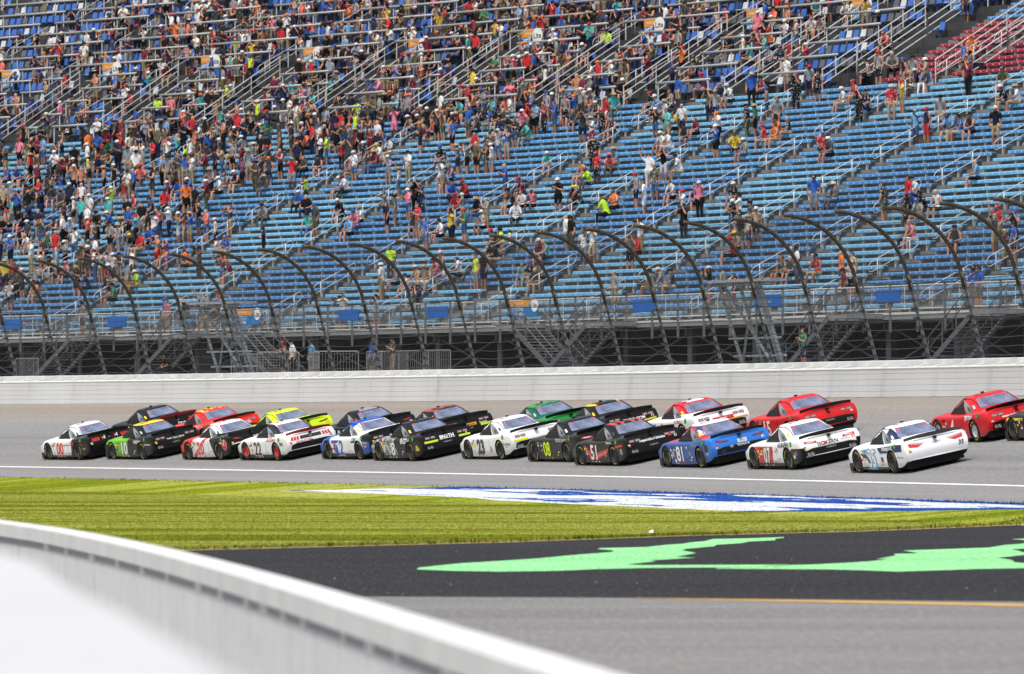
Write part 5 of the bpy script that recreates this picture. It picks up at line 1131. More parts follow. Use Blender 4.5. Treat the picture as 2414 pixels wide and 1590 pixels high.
def skeleton(pose, build=1.0, female=False):
    """returns bones (a, b, r0, r1, flatten, zone) and the head centre"""
    B = []; sit = pose in ('T', 'L', 'TA'); bw = build
    ph = 0.52 if sit else 0.93
    lean = {'S': .02, 'A': .0, 'C': .02, 'H': -.02, 'P': .03, 'T': .10, 'L': .22, 'TA': .06}[pose]
    def up(z): return Vector((0, lean * (z / .55) ** 1.2 if z > 0 else 0, ph + z))
    sh = .175 if female else .195
    B.append((up(-.02), up(.22), .145 * bw, .135 * bw, .74, 'bottom' if False else 'top')); B.append((up(.22), up(.46), .14 * bw, .155 * bw, .70, 'top'))
    B.append((Vector((-.08*bw, 0, ph - .02)), Vector((.08*bw, 0, ph - .02)), .125 * bw, .125 * bw, .9, 'bottom'))
    for sx in (-1, 1): B.append((up(.44) + Vector((sx * .05, 0, 0)), up(.47) + Vector((sx * (sh - .02), 0, 0)), .085, .07, .9, 'top'))
    nk = up(.52); hd = up(.66) + Vector((0, .02, 0))
    B.append((up(.46), nk + Vector((0, .01, .04)), .06, .052, 1, 'skin'))
    B.append((hd + Vector((0, .012, -.055)), hd + Vector((0, -.008, .035)), .072, .090, 1.12, 'head')); B.append((hd + Vector((0, .075, -.005)), hd + Vector((0, .095, -.03)), .022, .018, 1, 'skin'))
    for sx in (-1, 1):
        S = up(.46) + Vector((sx * sh, 0, 0))
        if pose == 'S': E = S + Vector((sx * .05, -.02, -.28)); Wr = E + Vector((sx * .0, .08, -.24))
        elif pose == 'A': E = S + Vector((sx * .09, .20, -.14)); Wr = hd + Vector((sx * .09, .17, -.02))
        elif pose == 'TA': E = S + Vector((sx * .08, .20, -.15)); Wr = hd + Vector((sx * .08, .17, -.03))
        elif pose == 'C': E = S + Vector((sx * .07, .10, -.26)); Wr = up(.36) + Vector((sx * -.02, .27, .0))
        elif pose == 'H':
            E = S + Vector((sx * .16, .05, .18)) if sx > 0 else S + Vector((sx * .06, .02, -.27)); Wr = E + (Vector((sx * .06, .06, .26)) if sx > 0 else Vector((0, .12, -.2)))
        elif pose == 'P':
            E = S + Vector((sx * .12, .24, -.02)) if sx < 0 else S + Vector((sx * .08, -.05, -.26)); Wr = E + (Vector((-.1, .22, .08)) if sx < 0 else Vector((-.1, .14, -.14)))
        elif pose == 'T': E = S + Vector((sx * .07, .06, -.27)); Wr = Vector((sx * .13, .36, ph + .13))
        else: E = S + Vector((sx * .04, .12, -.27)); Wr = Vector((sx * .06, .42, ph + .12))
        B.append((S, S + (E - S) * .62, .062, .055, 1, 'top')); B.append((S + (E - S) * .55, E, .048, .043, 1, 'sleeve')); B.append((E, Wr, .043, .032, 1, 'skin'))
        dv = (Wr - E).normalized(); B.append((Wr, Wr + dv * .085, .038, .030, .6, 'skin')); B.append((Wr + dv * .03, Wr + dv * .07 + Vector((-sx * .035, .02, .0)), .014, .012, 1, 'skin'))
        hp = Vector((sx * .095 * bw, 0, ph - .03))
        if sit: K = Vector((sx * .13, .42, ph - .01)); An = Vector((sx * .13, .44 + .05 * (sx > 0), .09))
        else: K = Vector((sx * .105, .02, .50)); An = Vector((sx * .11, -.01, .09))
        B.append((hp, hp + (K - hp) * .85, .092 * bw, .072, 1, 'bottom')); B.append((hp + (K - hp) * .8, K, .066, .060, 1, 'knee')); B.append((K, K + (An - K) * .45, .056, .058, 1, 'shin')); B.append((K + (An - K) * .45, An, .056, .040, 1, 'shin'))
        B.append((An + Vector((0, -.03, -.045)), An + Vector((sx * .015, .15, -.055)), .042, .035, .8, 'shoe'))
    return B, hd
POSES = ['S', 'A', 'C', 'H', 'P', 'T', 'L', 'TA']
ZN = {'top': 0, 'bottom': 1, 'skin': 2, 'hair': 3, 'shoe': 4}
def person_mesh(pose, build, female, style, target):
    B, hd = skeleton(pose, build, female); mb = MB()
    for a, b_, r0, r1, fl, z in B: capsule(mb, a, b_, r0, r1, 9, fl)
    ob = mb.build('tmp', None); m1 = ob.modifiers.new('r', 'REMESH'); m1.mode = 'VOXEL'; m1.voxel_size = .026; m1.adaptivity = 0.0
    t0 = evaluated_mesh(ob); n0 = len(t0.polygons) * 2; bpy.data.meshes.remove(t0)
    m2 = ob.modifiers.new('d', 'DECIMATE'); m2.ratio = min(1, target / max(n0, 1))
    me = evaluated_mesh(ob); me.name = 'person'; bpy.data.objects.remove(ob)
    A_ = np.array([tuple(b[0]) for b in B]); C_ = np.array([tuple(b[1]) for b in B]); R0 = np.array([b[2] for b in B]); R1 = np.array([b[3] for b in B]); Zs = [b[5] for b in B]
    idx = []
    for p in me.polygons:
        c = np.array(p.center); ab = C_ - A_; t = np.clip(((c - A_) * ab).sum(1) / np.maximum((ab * ab).sum(1), 1e-9), 0, 1); dist = np.linalg.norm(c - (A_ + ab * t[:, None]), axis=1) / (R0 + (R1 - R0) * t)
        z = Zs[int(dist.argmin())]
        if z == 'head': z = 'hair' if (c[2] > hd.z + .035 or (c[1] < hd.y + .02 and c[2] > hd.z - .06) or (female and c[1] < hd.y - .03)) else 'skin'
        if z == 'sleeve': z = 'top' if style == 'long' else 'skin'
        if z in ('knee', 'shin'): z = 'bottom' if style in ('long', 'jeans') else ('bottom' if z == 'knee' and style != 'short' else 'skin')
        if z == 'top' and style == 'tank' and abs(c[0]) > (.16 if not female else .145) and c[2] > hd.z - .36: z = 'skin'
        if z == 'top' and c[2] < (0.50 if pose in ('T', 'L', 'TA') else .90): z = 'bottom'
        idx.append(ZN[z])
    me.polygons.foreach_set('material_index', idx); me.polygons.foreach_set('use_smooth', [True] * len(me.polygons)); return me, hd
cap = MB(); n = 12
rings = [(.098, 0), (.100, .035), (.088, .075), (.055, .105), (.01, .115)]
vs = [(r * math.cos(2*math.pi*k/n), r * 1.1 * math.sin(2*math.pi*k/n), z) for r, z in rings for k in range(n)]
cap.add(vs, [(i*n+k, i*n+(k+1) % n, (i+1)*n+(k+1) % n, (i+1)*n+k) for i in range(4) for k in range(n)] + [tuple(4*n+k for k in range(n))])
br = [(.085*math.cos(t), .075 + .13*math.sin(t), -.012 - .01*math.sin(t)) for t in [math.pi*i/6 for i in range(7)]]
cap.add(br + [(x, y, z + .012) for x, y, z in br], [tuple(range(7)), tuple(range(13, 6, -1))] + [(i, i+7, i+8, i+1) for i in range(6)])
cap_me = cap.mesh('cap'); cap_me.polygons.foreach_set('use_smooth', [True]*len(cap_me.polygons))
hat = MB(); rings = [(.21, -.02), (.17, -.005), (.105, .005), (.10, .06), (.085, .10), (.01, .105)]
vs = [(r * math.cos(2*math.pi*k/n), r * 1.1 * math.sin(2*math.pi*k/n), z) for r, z in rings for k in range(n)]
hat.add(vs, [(i*n+k, i*n+(k+1) % n, (i+1)*n+(k+1) % n, (i+1)*n+k) for i in range(5) for k in range(n)] + [tuple(5*n+k for k in range(n)), tuple(range(n-1, -1, -1))])
hat_me = hat.mesh('sun_hat'); hat_me.polygons.foreach_set('use_smooth', [True]*len(hat_me.polygons))
cam_obj = MB(); cam_obj.box(-.07, .07, .10, .17, -.055, .045); cam_obj.tube([(0, .17, -.005), (0, .27, -.005)], .04, 8); phone_me = cam_obj.mesh('camera'); phone_me.materials.append(M_BLK)

CLO = {'w': ('white', srgb(214, 214, 214)), 'k': ('black', srgb(25, 25, 27)), 'g': ('grey', srgb(133, 135, 138)), 'd': ('dark grey', srgb(63, 65, 68)), 'r': ('red', srgb(186, 45, 52)), 'm': ('maroon', srgb(113, 38, 57)), 'b': ('blue', srgb(48, 88, 167)),
       'n': ('navy', srgb(33, 39, 66)), 'l': ('light blue', srgb(115, 157, 197)), 't': ('turquoise', srgb(73, 169, 169)), 'e': ('green', srgb(46, 112, 83)), 'y': ('neon green', srgb(182, 224, 60)), 'Y': ('yellow', srgb(214, 184, 67)), 'o': ('orange', srgb(220, 113, 54)),
       'p': ('pink', srgb(220, 126, 151)), 'v': ('purple', srgb(122, 67, 127)), 'c': ('coral', srgb(227, 114, 100)), 's': ('khaki', srgb(163, 143, 113)), 'a': ('olive', srgb(87, 87, 65)), 'h': ('pale plaid', srgb(170, 177, 180)), 'x': ('bare', None)}
def mat_cloth(name, col):
    m, nt, b = new_mat('cloth_' + name.replace(' ', '_')); tc = node(nt, 'ShaderNodeTexCoord'); oi = node(nt, 'ShaderNodeObjectInfo')
    f = noise(nt, 7, 3, tc.outputs['Object']); c = ramp(nt, f, [(.3, tuple(x * .72 for x in col[:3])), (.7, tuple(min(1, x * 1.12) for x in col[:3]))])
    v = mathn(nt, 'ADD', mathn(nt, 'MULTIPLY', oi.outputs['Random'], .35), .82); h = node(nt, 'ShaderNodeHueSaturation'); nt.links.new(c, h.inputs['Color']); nt.links.new(v, h.inputs['Value'])
    pr = mathn(nt, 'MULTIPLY', mathn(nt, 'GREATER_THAN', noise(nt, 13, 2, tc.outputs['Object']), .60), mathn(nt, 'GREATER_THAN', mathn(nt, 'FRACT', mathn(nt, 'MULTIPLY', oi.outputs['Random'], 7.3)), .45))
    lum = sum(col[:3]) / 3; h2_ = mixc(nt, mathn(nt, 'MULTIPLY', pr, .7), h.outputs[0], srgb(46, 48, 60) if lum > .35 else srgb(186, 186, 190))
    if name == 'pale plaid':
        w = node(nt, 'ShaderNodeTexWave'); w.inputs['Scale'].default_value = 9; nt.links.new(tc.outputs['Object'], w.inputs['Vector']); nt.links.new(mixc(nt, w.outputs['Fac'], h.outputs[0], srgb(90, 100, 130)), b.inputs['Base Color'])
    else: nt.links.new(h2_, b.inputs['Base Color'])
    b.inputs['Roughness'].default_value = .85; b.inputs['Specular IOR Level'].default_value = .2; return m
CM = {k: mat_cloth(n_, c) for k, (n_, c) in CLO.items() if c}
BM = {'b': mat_cloth('denim', srgb(70, 92, 130)), 'l': mat_cloth('pale denim', srgb(112, 140, 172))}
SKINS = [plain('skin_fair', srgb(176, 122, 97), .55, var=.06), plain('skin_tan', srgb(146, 96, 72), .55, var=.06), plain('skin_brown', srgb(80, 52, 40), .55, var=.06)]
HAIRS = [plain('hair_dark', srgb(38, 28, 24), .6), plain('hair_brown', srgb(82, 58, 40), .6), plain('hair_fair', srgb(170, 140, 96), .6), plain('hair_grey', srgb(150, 148, 146), .6)]
SHOES = [plain('shoe_white', srgb(190, 190, 190), .6), plain('shoe_dark', srgb(40, 40, 42), .6)]
_pm = {}
STY = ['short', 'jeans', 'tank']
def pmesh(pose, var, hi):
    key = (pose, var, hi)
    if key not in _pm:
        fem = var % 2 == 1; build = (1.0, .88, 1.18, .95)[var % 4]; style = ('short', 'tank', 'jeans', 'short')[var % 4]
        me, hd = person_mesh(pose, build, fem, style, 900 if hi else 300)
        for i in range(5): me.materials.append(M_BLK)
        _pm[key] = (me, hd, style, fem)
    return _pm[key]
NUMW = ['first', 'second', 'third', 'fourth', 'fifth', 'sixth', 'seventh', 'eighth', 'ninth', 'tenth', 'eleventh', 'twelfth', 'thirteenth', 'fourteenth', 'fifteenth', 'sixteenth', 'seventeenth', 'eighteenth', 'nineteenth', 'twentieth', 'twenty-first', 'twenty-second', 'twenty-third', 'twenty-fourth', 'twenty-fifth', 'twenty-sixth', 'twenty-seventh', 'twenty-eighth', 'twenty-ninth', 'thirtieth', 'thirty-first', 'thirty-second', 'thirty-third']
DOING = {'S': 'standing', 'A': 'raising a camera', 'C': 'hands together', 'H': 'arm raised', 'P': 'reaching out', 'T': 'seated', 'L': 'leaning forward', 'TA': 'seated with camera'}
PEOPLE = []      # dicts: pose, colours, s, u, h, row
def row_for(x, y, top):                       # bench row whose occupant's head top appears at photograph x, y
    best = (1e9, 0, 0)
    for k in range(0, KTOP + 12):
        u = U0 + RU * k; s = s_seen(x, -u); yy = seen(PT(s, -u, H0 + RI * k + top))[1]
        if abs(yy - y) < best[0]: best = (abs(yy - y), k, s)
    return best
def tier_for(x, y, top):
    best = (1e9, 0, 0)
    for j in range(NT):
        u, h = tier(j); s = s_seen(x, -(u + .1)); yy = seen(PT(s, -(u + .1), h + top))[1]
        if abs(yy - y) < best[0]: best = (abs(yy - y), j, s)
    return best
taken = []
def add_person(x, y, pose, top, bot, hatc, exact=True, rnd=random):
    if pose == 'T' and rnd.random() < .35: pose = 'L'
    if pose == 'A' and False: pose = 'TA'
    sit = pose in ('T', 'L', 'TA'); ht = 1.30 if sit else 1.72
    e1, k, s = row_for(x, y, ht); e2, j, s2 = tier_for(x, y, ht)
    if e2 < e1 and s2 > S_SPLIT + .5: u, h = tier(j); u += .12; s = s2; row = ('t', j)
    else: u = U0 + RU * k - (.02 if sit else .30); h = H0 + RI * k; row = ('b', k)
    px = seen(PT(s, -u, h + ht))
    for q in taken:
        if abs(q[0] - px[0]) < 11 and abs(q[1] - px[1]) < 16: return
    taken.append(px)
    PEOPLE.append(dict(pose=pose, top=top, bot=bot, hat=hatc, s=s, u=u, h=h, row=row, px=px, z=PT(s, -u, 0)[1], man=exact))
HAND = {   # head tops read off enlargements: origin x, y, scale, then "x y pose top bottom cap" (0 = bare head)
 (1604, 0, 2.8): """20 490 S b s k;225 600 A a n s;265 588 S g n g;345 560 T w k w;505 475 S b k s;885 425 S g n r;940 440 S k k 0;1085 560 T w s w;1160 550 T r s r;45 685 S w n 0;280 760 A w k o;270 820 A b k w;115 785 T m k 0;35 805 T d g k;475 695 S k a k;530 700 S e k s;565 800 T r s r;635 805 T o s 0;672 785 T o s k;702 740 A k k k;725 780 T d s 0;360 868 T Y n 0;435 915 T g b w;940 885 T r k b;1000 890 T d k w;920 1150 S b g k;1035 1213 T g b w;1385 1235 S d a 0;1545 1178 S r n 0;1575 1178 T w n k;1560 1255 T b g b;1625 1265 T k k k;1705 1255 T w k 0;1500 1310 T k k k;1580 1300 T g g b;1970 1045 T l k 0;2120 712 S k s w;1755 635 S g s k;1665 715 S n r r;1590 710 P l b 0;1860 750 T b w k;1930 745 T d k k;1800 755 T l s 0;1430 550 S r s w;1500 525 A Y s r;1570 460 T n w w;1635 465 T l w b;1510 345 S n s b;1570 345 S g s k;1590 325 S w s 0;1345 355 S g k r;1410 365 T g k 0;1245 395 T w k k;1905 278 S b k 0;1925 235 T o k o;2160 585 T k a w;2235 575 T w s s;165 1190 P p k w;55 1250 A w k r;95 1245 T b k 0;60 1345 A k k k;365 1225 T k k w;430 1295 A w k k;385 1330 C k b w;505 1312 S d k k;490 1395 S w k s;540 1370 S s k w;435 1415 S k a k;10 1030 T w s k;545 70 S p p w;635 115 T w k w;690 130 C w b w;800 140 C w b 0;870 120 T w s 0;930 95 T g s k;245 70 T w b 0;310 55 T r s k;20 80 T w s 0;55 130 A d a k;45 295 A o k r;205 255 T g k k;290 250 T n k k;345 238 T n k o;600 318 T g n b;665 310 T n k k;735 305 T r k r;130 355 T e k 0;595 2 S b k 0;640 -20 S r k 0;685 -15 S r k 0;740 -10 S m k 0;890 5 T t b w;1115 0 T w k 0;1165 5 T w s 0;1215 0 A Y s 0;1380 215 T c k 0;130 5 T w s 0;175 5 T w s 0""",
 (1819, 450, 4): """130 635 T a k 0;200 625 T d k 0;300 495 S w b k;440 595 T r s k;720 555 S o b 0;825 555 S s k 0;815 660 C w k w;745 680 S m k k;1305 280 T s n k;1360 285 T p w 0;1740 300 T d n k;2190 160 H r s r;2165 205 A d s 0;2345 275 S b n k;2260 360 A m s 0;2345 175 A k k b;1970 890 S b a k""",
 (1500, 430, 2.604): """485 520 A k g w;575 520 S g k b;640 530 S n m 0;105 555 T g s k;185 540 T g s w;235 535 T d s k;630 310 T s k Y;600 325 T r k r;60 235 A w s k;15 320 T r k 0""",
 (1000, 480, 4): """65 155 S b b 0;170 165 T w k k;310 65 P Y n k;430 40 C e b r;565 80 T w k w;640 -60 C g s 0;520 -30 T k b s;870 0 T w k 0;695 240 T k k r;750 235 T y k k;830 230 T w b t;1395 105 S w g 0;1440 115 S k a k;1560 260 P w g 0;1640 255 A w s 0;2090 150 A w w k;1995 265 A g k 0;1120 335 T m k w;1190 335 T t n 0;710 360 T n s k;660 375 T k s 0;545 500 S y g 0;615 500 S k n 0;185 485 T a k w;345 480 T w k 0;215 560 T w b k;150 550 T p b k;940 575 T t b 0;1020 560 T k s b;1065 580 T d s 0;1110 565 T g n k;1850 645 S h s 0;2165 655 T g s k;2280 630 T g s w;2360 625 T g s k""",
 (750, 560, 2.938): """210 390 A w s 0;440 380 A l s k;735 325 A n k k;480 200 S w s w;615 240 T w s k;540 75 S y k 0;475 85 T k k 0;625 185 T w k 0;690 195 T s w w;745 175 T s w s;850 175 T p k 0;875 125 T a k w;905 180 T w b 0;990 120 T w k 0;555 185 T g k 0""",
 (0, 500, 4): """1610 800 S b k b;1780 870 T d k s;1975 870 T s k s;2035 870 T k k 0;2140 850 T w k Y;1960 740 H g k 0;2110 690 T r k 0;1090 700 T e k k;2200 485 T m s o;1530 265 A x r 0;1620 255 A v p 0;1785 355 T o k 0;1925 340 A x k k;1295 385 S w k 0;1175 390 C k s k;1115 390 S w k w;1065 390 A w r 0;1000 390 A w s k;945 380 P w b m;770 480 C k k s;640 490 T p k p;580 495 T n k 0;690 480 T n k 0;1225 530 T w s m;1305 540 T y s w;1040 650 T k s 0;1005 590 T n k 0;380 540 A g k 0;370 660 T o s k;180 465 S r k 0;95 475 S Y n s;40 540 T v k 0;140 660 A w n 0;410 420 T o w w;480 400 T k k k;340 295 A w s 0;430 235 T d k 0;280 220 T w s 0;145 240 C b k w;45 200 C g n 0;40 155 T r r r;100 10 T s k r;30 25 T k k 0;830 235 S l n 0;880 255 P g g 0;750 135 A w b k;870 35 A c k w;705 30 C l k w;640 35 S w k 0;600 135 S Y s k;570 150 S r r 0;525 185 T v k w;1070 15 T b k w;1185 35 T e k s;1165 100 S g h s;1085 115 S g k k;1260 -20 S b k 0;1330 45 P l k r;1500 85 T b g 0;1425 150 T b k 0;1270 195 T k g Y;1340 205 T r s a;1640 -70 P w n w;1730 -25 A t w w;1785 -20 A o s k;1840 -20 A b s s;1920 -60 A k b 0;1995 -15 C c b 0;2080 35 S w n w;2095 235 T w s b;2140 235 T b s b""",
 (800, 0, 2.8): """395 730 A p p k;485 760 T g k w;480 630 S g n o;285 800 S w k 0;235 825 C m m 0;595 825 T m s 0;635 800 T c k 0;705 625 S w s k;695 965 T k s b;815 930 P g n s;875 925 A g k k;940 940 S a k 0;1000 920 C d a 0;1040 920 P w g w;1030 860 C s k 0;1080 855 A w b w;1140 835 A b s 0;1150 755 C k b 0;1190 750 C k b 0;1215 780 S k d k;1260 805 T t g 0;1240 715 A p k w;1280 690 C r s r;1330 685 C l k k;1385 690 C m k 0;1415 690 C d k 0;1455 670 C b b 0;1525 640 S g k 0;1010 740 T b s 0;1060 735 T k s b;925 750 T d k 0;965 700 T d k 0;870 660 T l k 0;820 660 T t k k;1640 735 A d n 0;1700 770 C w r s;1770 740 S k k r;1815 760 T k k 0;1710 685 T k k w;1795 635 S r w 0;1690 600 T g s w;1635 600 T g s w;1380 985 T t l w;1130 1100 C b b 0;1225 1165 T m k r;1160 1260 T d k k;1215 1255 T w k 0;1280 1255 T p k 0;1300 1210 T w k r;1480 1175 C k k w;1555 1225 T k k Y;1600 1250 T k k Y;1665 1090 T y n 0;1615 1050 T x s 0;1735 1010 S r k r;1715 930 S k k 0;1800 1020 T c k p;1835 980 T l s s;1770 1300 T y k 0;1825 1280 T o k 0;1995 1165 S g n r;2050 1180 S w w 0;2120 1110 S a b 0;2215 1180 T w k 0;2080 1010 H w w 0;2110 1020 A e a 0;2175 970 A k w 0;2135 870 T w k w;2190 870 T w w 0;2185 670 S w n s;2120 700 A k b w;2120 620 T l s w;2200 745 C t s 0;2255 760 T Y k 0;2070 620 T k k r;2200 595 T s k 0;130 985 S w b w;195 965 S k g w;290 950 T w s Y;340 930 T w s k;95 1050 T k s w;355 1005 C l s w;425 1090 H w b s;705 1055 A w s 0;760 1075 T b k 0;820 1075 S g g w;790 1115 P g g w;680 1140 T h s w;740 1200 T b k 0;850 1200 T r k r;850 1245 C g s w;775 1285 T r k r;575 1210 C n n 0;540 1210 A k k k;490 1225 C p b w;460 1250 C g k 0;400 1270 S a s k;350 1310 S n n 0;335 1230 P g k 0;370 1255 T e k 0;555 1355 C r g 0;595 1455 S b b 0;515 1425 T a k k;120 1390 T p b b;150 1420 S o o 0;25 1340 T k k w;75 1450 T l k 0;20 1185 T b k w;60 1170 T w k m""",
 (0, 200, 4): """300 500 S a s k;345 510 C k k 0;395 510 C m k 0;450 490 S l b k;745 565 S k k a;875 680 S y k w;885 770 A n s 0;870 540 S w k w;960 470 S b k k;1045 395 S m k s;1185 340 S m s 0;1170 470 T r s r;1320 545 S w s 0;1490 530 C r k k;1570 680 S l k 0;1625 650 S g s k;1690 780 A x k 0;1480 800 C k d k;1600 910 T m k w;1690 905 T b b k;1800 920 S o k k;1885 960 S k k 0;1780 1020 T k k o;2025 810 C g k s;2090 880 T w k w;2170 810 T g s 0;2255 815 T n s w;2330 690 C v k 0;2240 545 S g k 0;2320 560 C m m 0;2275 455 S c k 0;740 790 A x k w;810 795 S x k 0;1025 780 S x k s;620 855 A b h k;815 905 S w k 0;890 1005 S w l w;740 1060 S w k w;650 1110 C n k 0;815 1060 S t n 0;700 915 S n k w;490 845 S d k k;565 785 T Y k 0;480 795 T p k 0;90 760 T b k 0;180 800 T b k 0;260 795 T t k 0;310 795 T k k 0;345 855 T o k o;410 890 C r n 0;500 965 T d b k;325 965 T k s 0;140 890 S g l w;75 940 S s k 0;70 1045 T w k w;135 1110 T t s 0;110 1100 T d k 0"""}
for (ox, oy, sc), txt in HAND.items():
    for it in txt.split(';'):
        a_ = it.split(); add_person(ox + float(a_[0]) / sc, oy + float(a_[1]) / sc, a_[2], a_[3], a_[4], a_[5])
nhand = len(PEOPLE)
TOPS = 'wwwwwwwkkkkkkkkkkkkgggggdddddddddrrrbbbnnnnnnnlteyYopcsaaammmhhx'; BOTS = 'kkkkkknnnsssabbddg'; HATS = '0000000kkkkkwwwrrbnnso'
rr_ = random.Random(5)
def rand_at(x, y, stand_p):
    p = rr_.random()
    pose = rr_.choices(['S', 'A', 'C', 'H', 'P'], (40, 22, 24, 6, 8))[0] if p < stand_p else 'T'
    return pose, rr_.choice(TOPS), rr_.choice(BOTS), rr_.choice(HATS)
def fill(u, h, row, dens, stand_p):
    a, b_ = vis(u, 0, .3); s = a
    while s < b_:
        s += rr_.uniform(.46, .62); p0 = PT(s, -u, h + 1.5); x, y = seen(p0)
        if not (-25 < x < 2440) or y < -30: continue
        if row[0] == 't' and (s < S_SPLIT + 1 or in_stair(s, row[1]) or in_aisle(s, row[1])): continue
        cl_ = .5 + .5 * math.sin(s * .9 + row[1] * 1.7) * math.sin(s * .37 + row[1])
        if rr_.random() > dens(x, y) * ((.7 + .6 * cl_) if row[0] == 't' or row[1] >= 27 else (.15 + 2.2 * cl_ ** 2)): continue
        pose, t, bt, hc = rand_at(x, y, stand_p); sit = pose in ('T', 'L'); 
        if sit and rr_.random() < .3: pose = 'L'
        uu = u - (0.0 if sit or row[0] == 't' else .3); px = seen(PT(s, -uu, h + (1.3 if sit else 1.72)))
        if any(abs(q[0] - px[0]) < 13 and abs(q[1] - px[1]) < 14 for q in taken): continue
        taken.append(px); PEOPLE.append(dict(pose=pose, top=t, bot=bt, hat=hc, s=s, u=uu, h=h, row=row, px=px, z=p0[1], man=False))
def dens_up(x, y):
    if x < 95: return .30 if y > 60 else .08
    if x < 260: return .16 if y < 75 else .62
    if x < 370: return .55
    if x < 1480: return .93
    if x < 1760: return .60 - .0009 * (x - 1480)
    if x < 1980: return .22
    return .04
for j in range(NT): u, h = tier(j); fill(u + .12, h, ('t', j), dens_up, .66)
def dens_b(k):
    def f(x, y):
        if k >= 27: return (.85 if x < 900 else (.55 if k >= 29 and x < 1450 else .05)) if x > 240 else .30
        if k >= 22: return .55 if x < 150 else (.42 if x < 560 else (.28 if x < 900 else (.05 if x < 1300 else 0)))
        if k >= 14: return .22 if x < 420 else (.06 if x < 900 else 0)
        if k >= 6: return .18 if x < 330 else (.06 if x < 700 else 0)
        return 0
    return f
for k in range(2, KTOP): fill(U0 + RU * k, H0 + RI * k, ('b', k), dens_b(k), .58)
# the three hundred that show largest stand as persons of their own, the rest are one mass
PEOPLE.sort(key=lambda q: q['z'] - (12 if q['man'] and q['row'][0] == 'b' else 0))
inframe = [q for q in PEOPLE if -5 < q['px'][0] < 2419 and q['px'][1] > -10]
single = inframe[:300]; sid = set(id(q) for q in single); rest_p = [q for q in PEOPLE if id(q) not in sid]
labels = {}
def place(q, i):
    rp = random.Random(i * 7 + int(q['px'][0])); sit = q['pose'] in ('T', 'L', 'TA')
    q['fat'] = rp.uniform(1.02, 1.2); var = rp.randrange(4); sc = rp.uniform(.97, 1.08) * (.95 if var % 2 else 1.0); yaw = rp.gauss(0, .45)
    p = PT(q['s'], -q['u'], q['h'])
    # facing the track: local y -> (-cos, -sin)
    rz = head(q['s']) + math.pi / 2 + yaw; dz = (0.44 - 0.41 * sc) if sit else 0.0
    return var, sc, rz, (p[0], p[1], p[2] + (max(0, dz) if sit else 0.0)), rp
for i, q in enumerate(single):
    var, sc, rz, loc, rp = place(q, i); me, hd, style, fem = pmesh(q['pose'], var, True)
    o = bpy.data.objects.new('person', me); COL.objects.link(o); o.location = loc; o.rotation_euler = (0, 0, rz); o.scale = (sc * q['fat'], sc * q['fat'], sc)
    sk = rp.choices(SKINS, (60, 28, 12))[0]; hr = rp.choices(HAIRS, (5, 4, 1, 2))[0]
    for si, m in enumerate((CM.get(q['top'], sk), BM.get(q['bot'], CM[q['bot']]), sk, hr, rp.choice(SHOES))):
        o.material_slots[si].link = 'OBJECT'; o.material_slots[si].material = m
    hatw = ''; held = None
    if q['hat'] != '0':
        straw = q['hat'] == 's'; h_ = bpy.data.objects.new('sun_hat' if straw else 'cap', hat_me if straw else cap_me); COL.objects.link(h_); h_.parent = o; h_.location = (hd.x, hd.y, hd.z + .035)
        if not h_.data.materials: h_.data.materials.append(M_BLK)
        h_.material_slots[0].link = 'OBJECT'; h_.material_slots[0].material = CM[q['hat']]; hatw = (' straw hat' if straw else ' %s cap' % CLO[q['hat']][0])
    if q['pose'] in ('A', 'TA'):
        held = (o, hd)
    rown = ('%s bench row up' % NUMW[q['row'][1]]) if q['row'][0] == 'b' and q['row'][1] < 33 else ('by the crimson benches' if q['row'][0] == 'b' else 'among the upper chairs')
    tp = 'bare-chested person' if q['top'] == 'x' else 'person in %s top' % CLO[q['top']][0]
    lab = '%s, %s bottoms,%s %s, %s' % (tp, CLO[q['bot']][0], (hatw + ',') if hatw else '', DOING[q['pose']], rown)
    tag(o, lab, 'person', 'spectators in the grandstand')
    if held:
        hc_ = bpy.data.objects.new('handheld_camera', phone_me); COL.objects.link(hc_); f_ = sc * q['fat']; co_, si_ = math.cos(rz), math.sin(rz); ly_ = (hd.y + .04) * f_
        hc_.location = (loc[0] - ly_ * si_, loc[1] + ly_ * co_, loc[2] + (hd.z - .01) * sc); hc_.rotation_euler = (0, 0, rz); hc_.scale = (f_, f_, sc)
        tag(hc_, 'black camera held by %s, %s' % ('bare-chested person' if q['top'] == 'x' else 'person in %s top' % CLO[q['top']][0], rown), 'camera', 'cameras held by spectators')
# the mass
allm = [CM[k] for k in CM] + list(BM.values()) + SKINS + HAIRS + SHOES; mi = {m.name: i for i, m in enumerate(allm)}
FAT = [1.0]; VV, FL, FS, MI = [], [], [], []; off = 0; _arr = {}
def arr(me):
    if me.name not in _arr:
        v = np.empty(len(me.vertices) * 3, np.float32); me.vertices.foreach_get('co', v); me.calc_loop_triangles(); t = np.empty(len(me.loop_triangles) * 3, np.int32); me.loop_triangles.foreach_get('vertices', t)
        pi = np.empty(len(me.loop_triangles), np.int32); me.loop_triangles.foreach_get('polygon_index', pi); mm = np.empty(len(me.polygons), np.int32); me.polygons.foreach_get('material_index', mm); _arr[me.name] = (v.reshape(-1, 3), t.reshape(-1, 3), mm[pi])
    return _arr[me.name]
def emit(me, loc, rz, sc, lut, sub=(0, 0, 0)):
    global off
    v, t, m = arr(me); c, s_ = math.cos(rz), math.sin(rz); w = (v + np.array(sub, np.float32)) * sc * np.array([FAT[0], FAT[0], 1], np.float32)
    VV.append(np.stack([w[:, 0]*c - w[:, 1]*s_ + loc[0], w[:, 0]*s_ + w[:, 1]*c + loc[1], w[:, 2] + loc[2]], 1)); FL.append(t + off); MI.append(np.array(lut, np.int32)[m]); off += len(v)
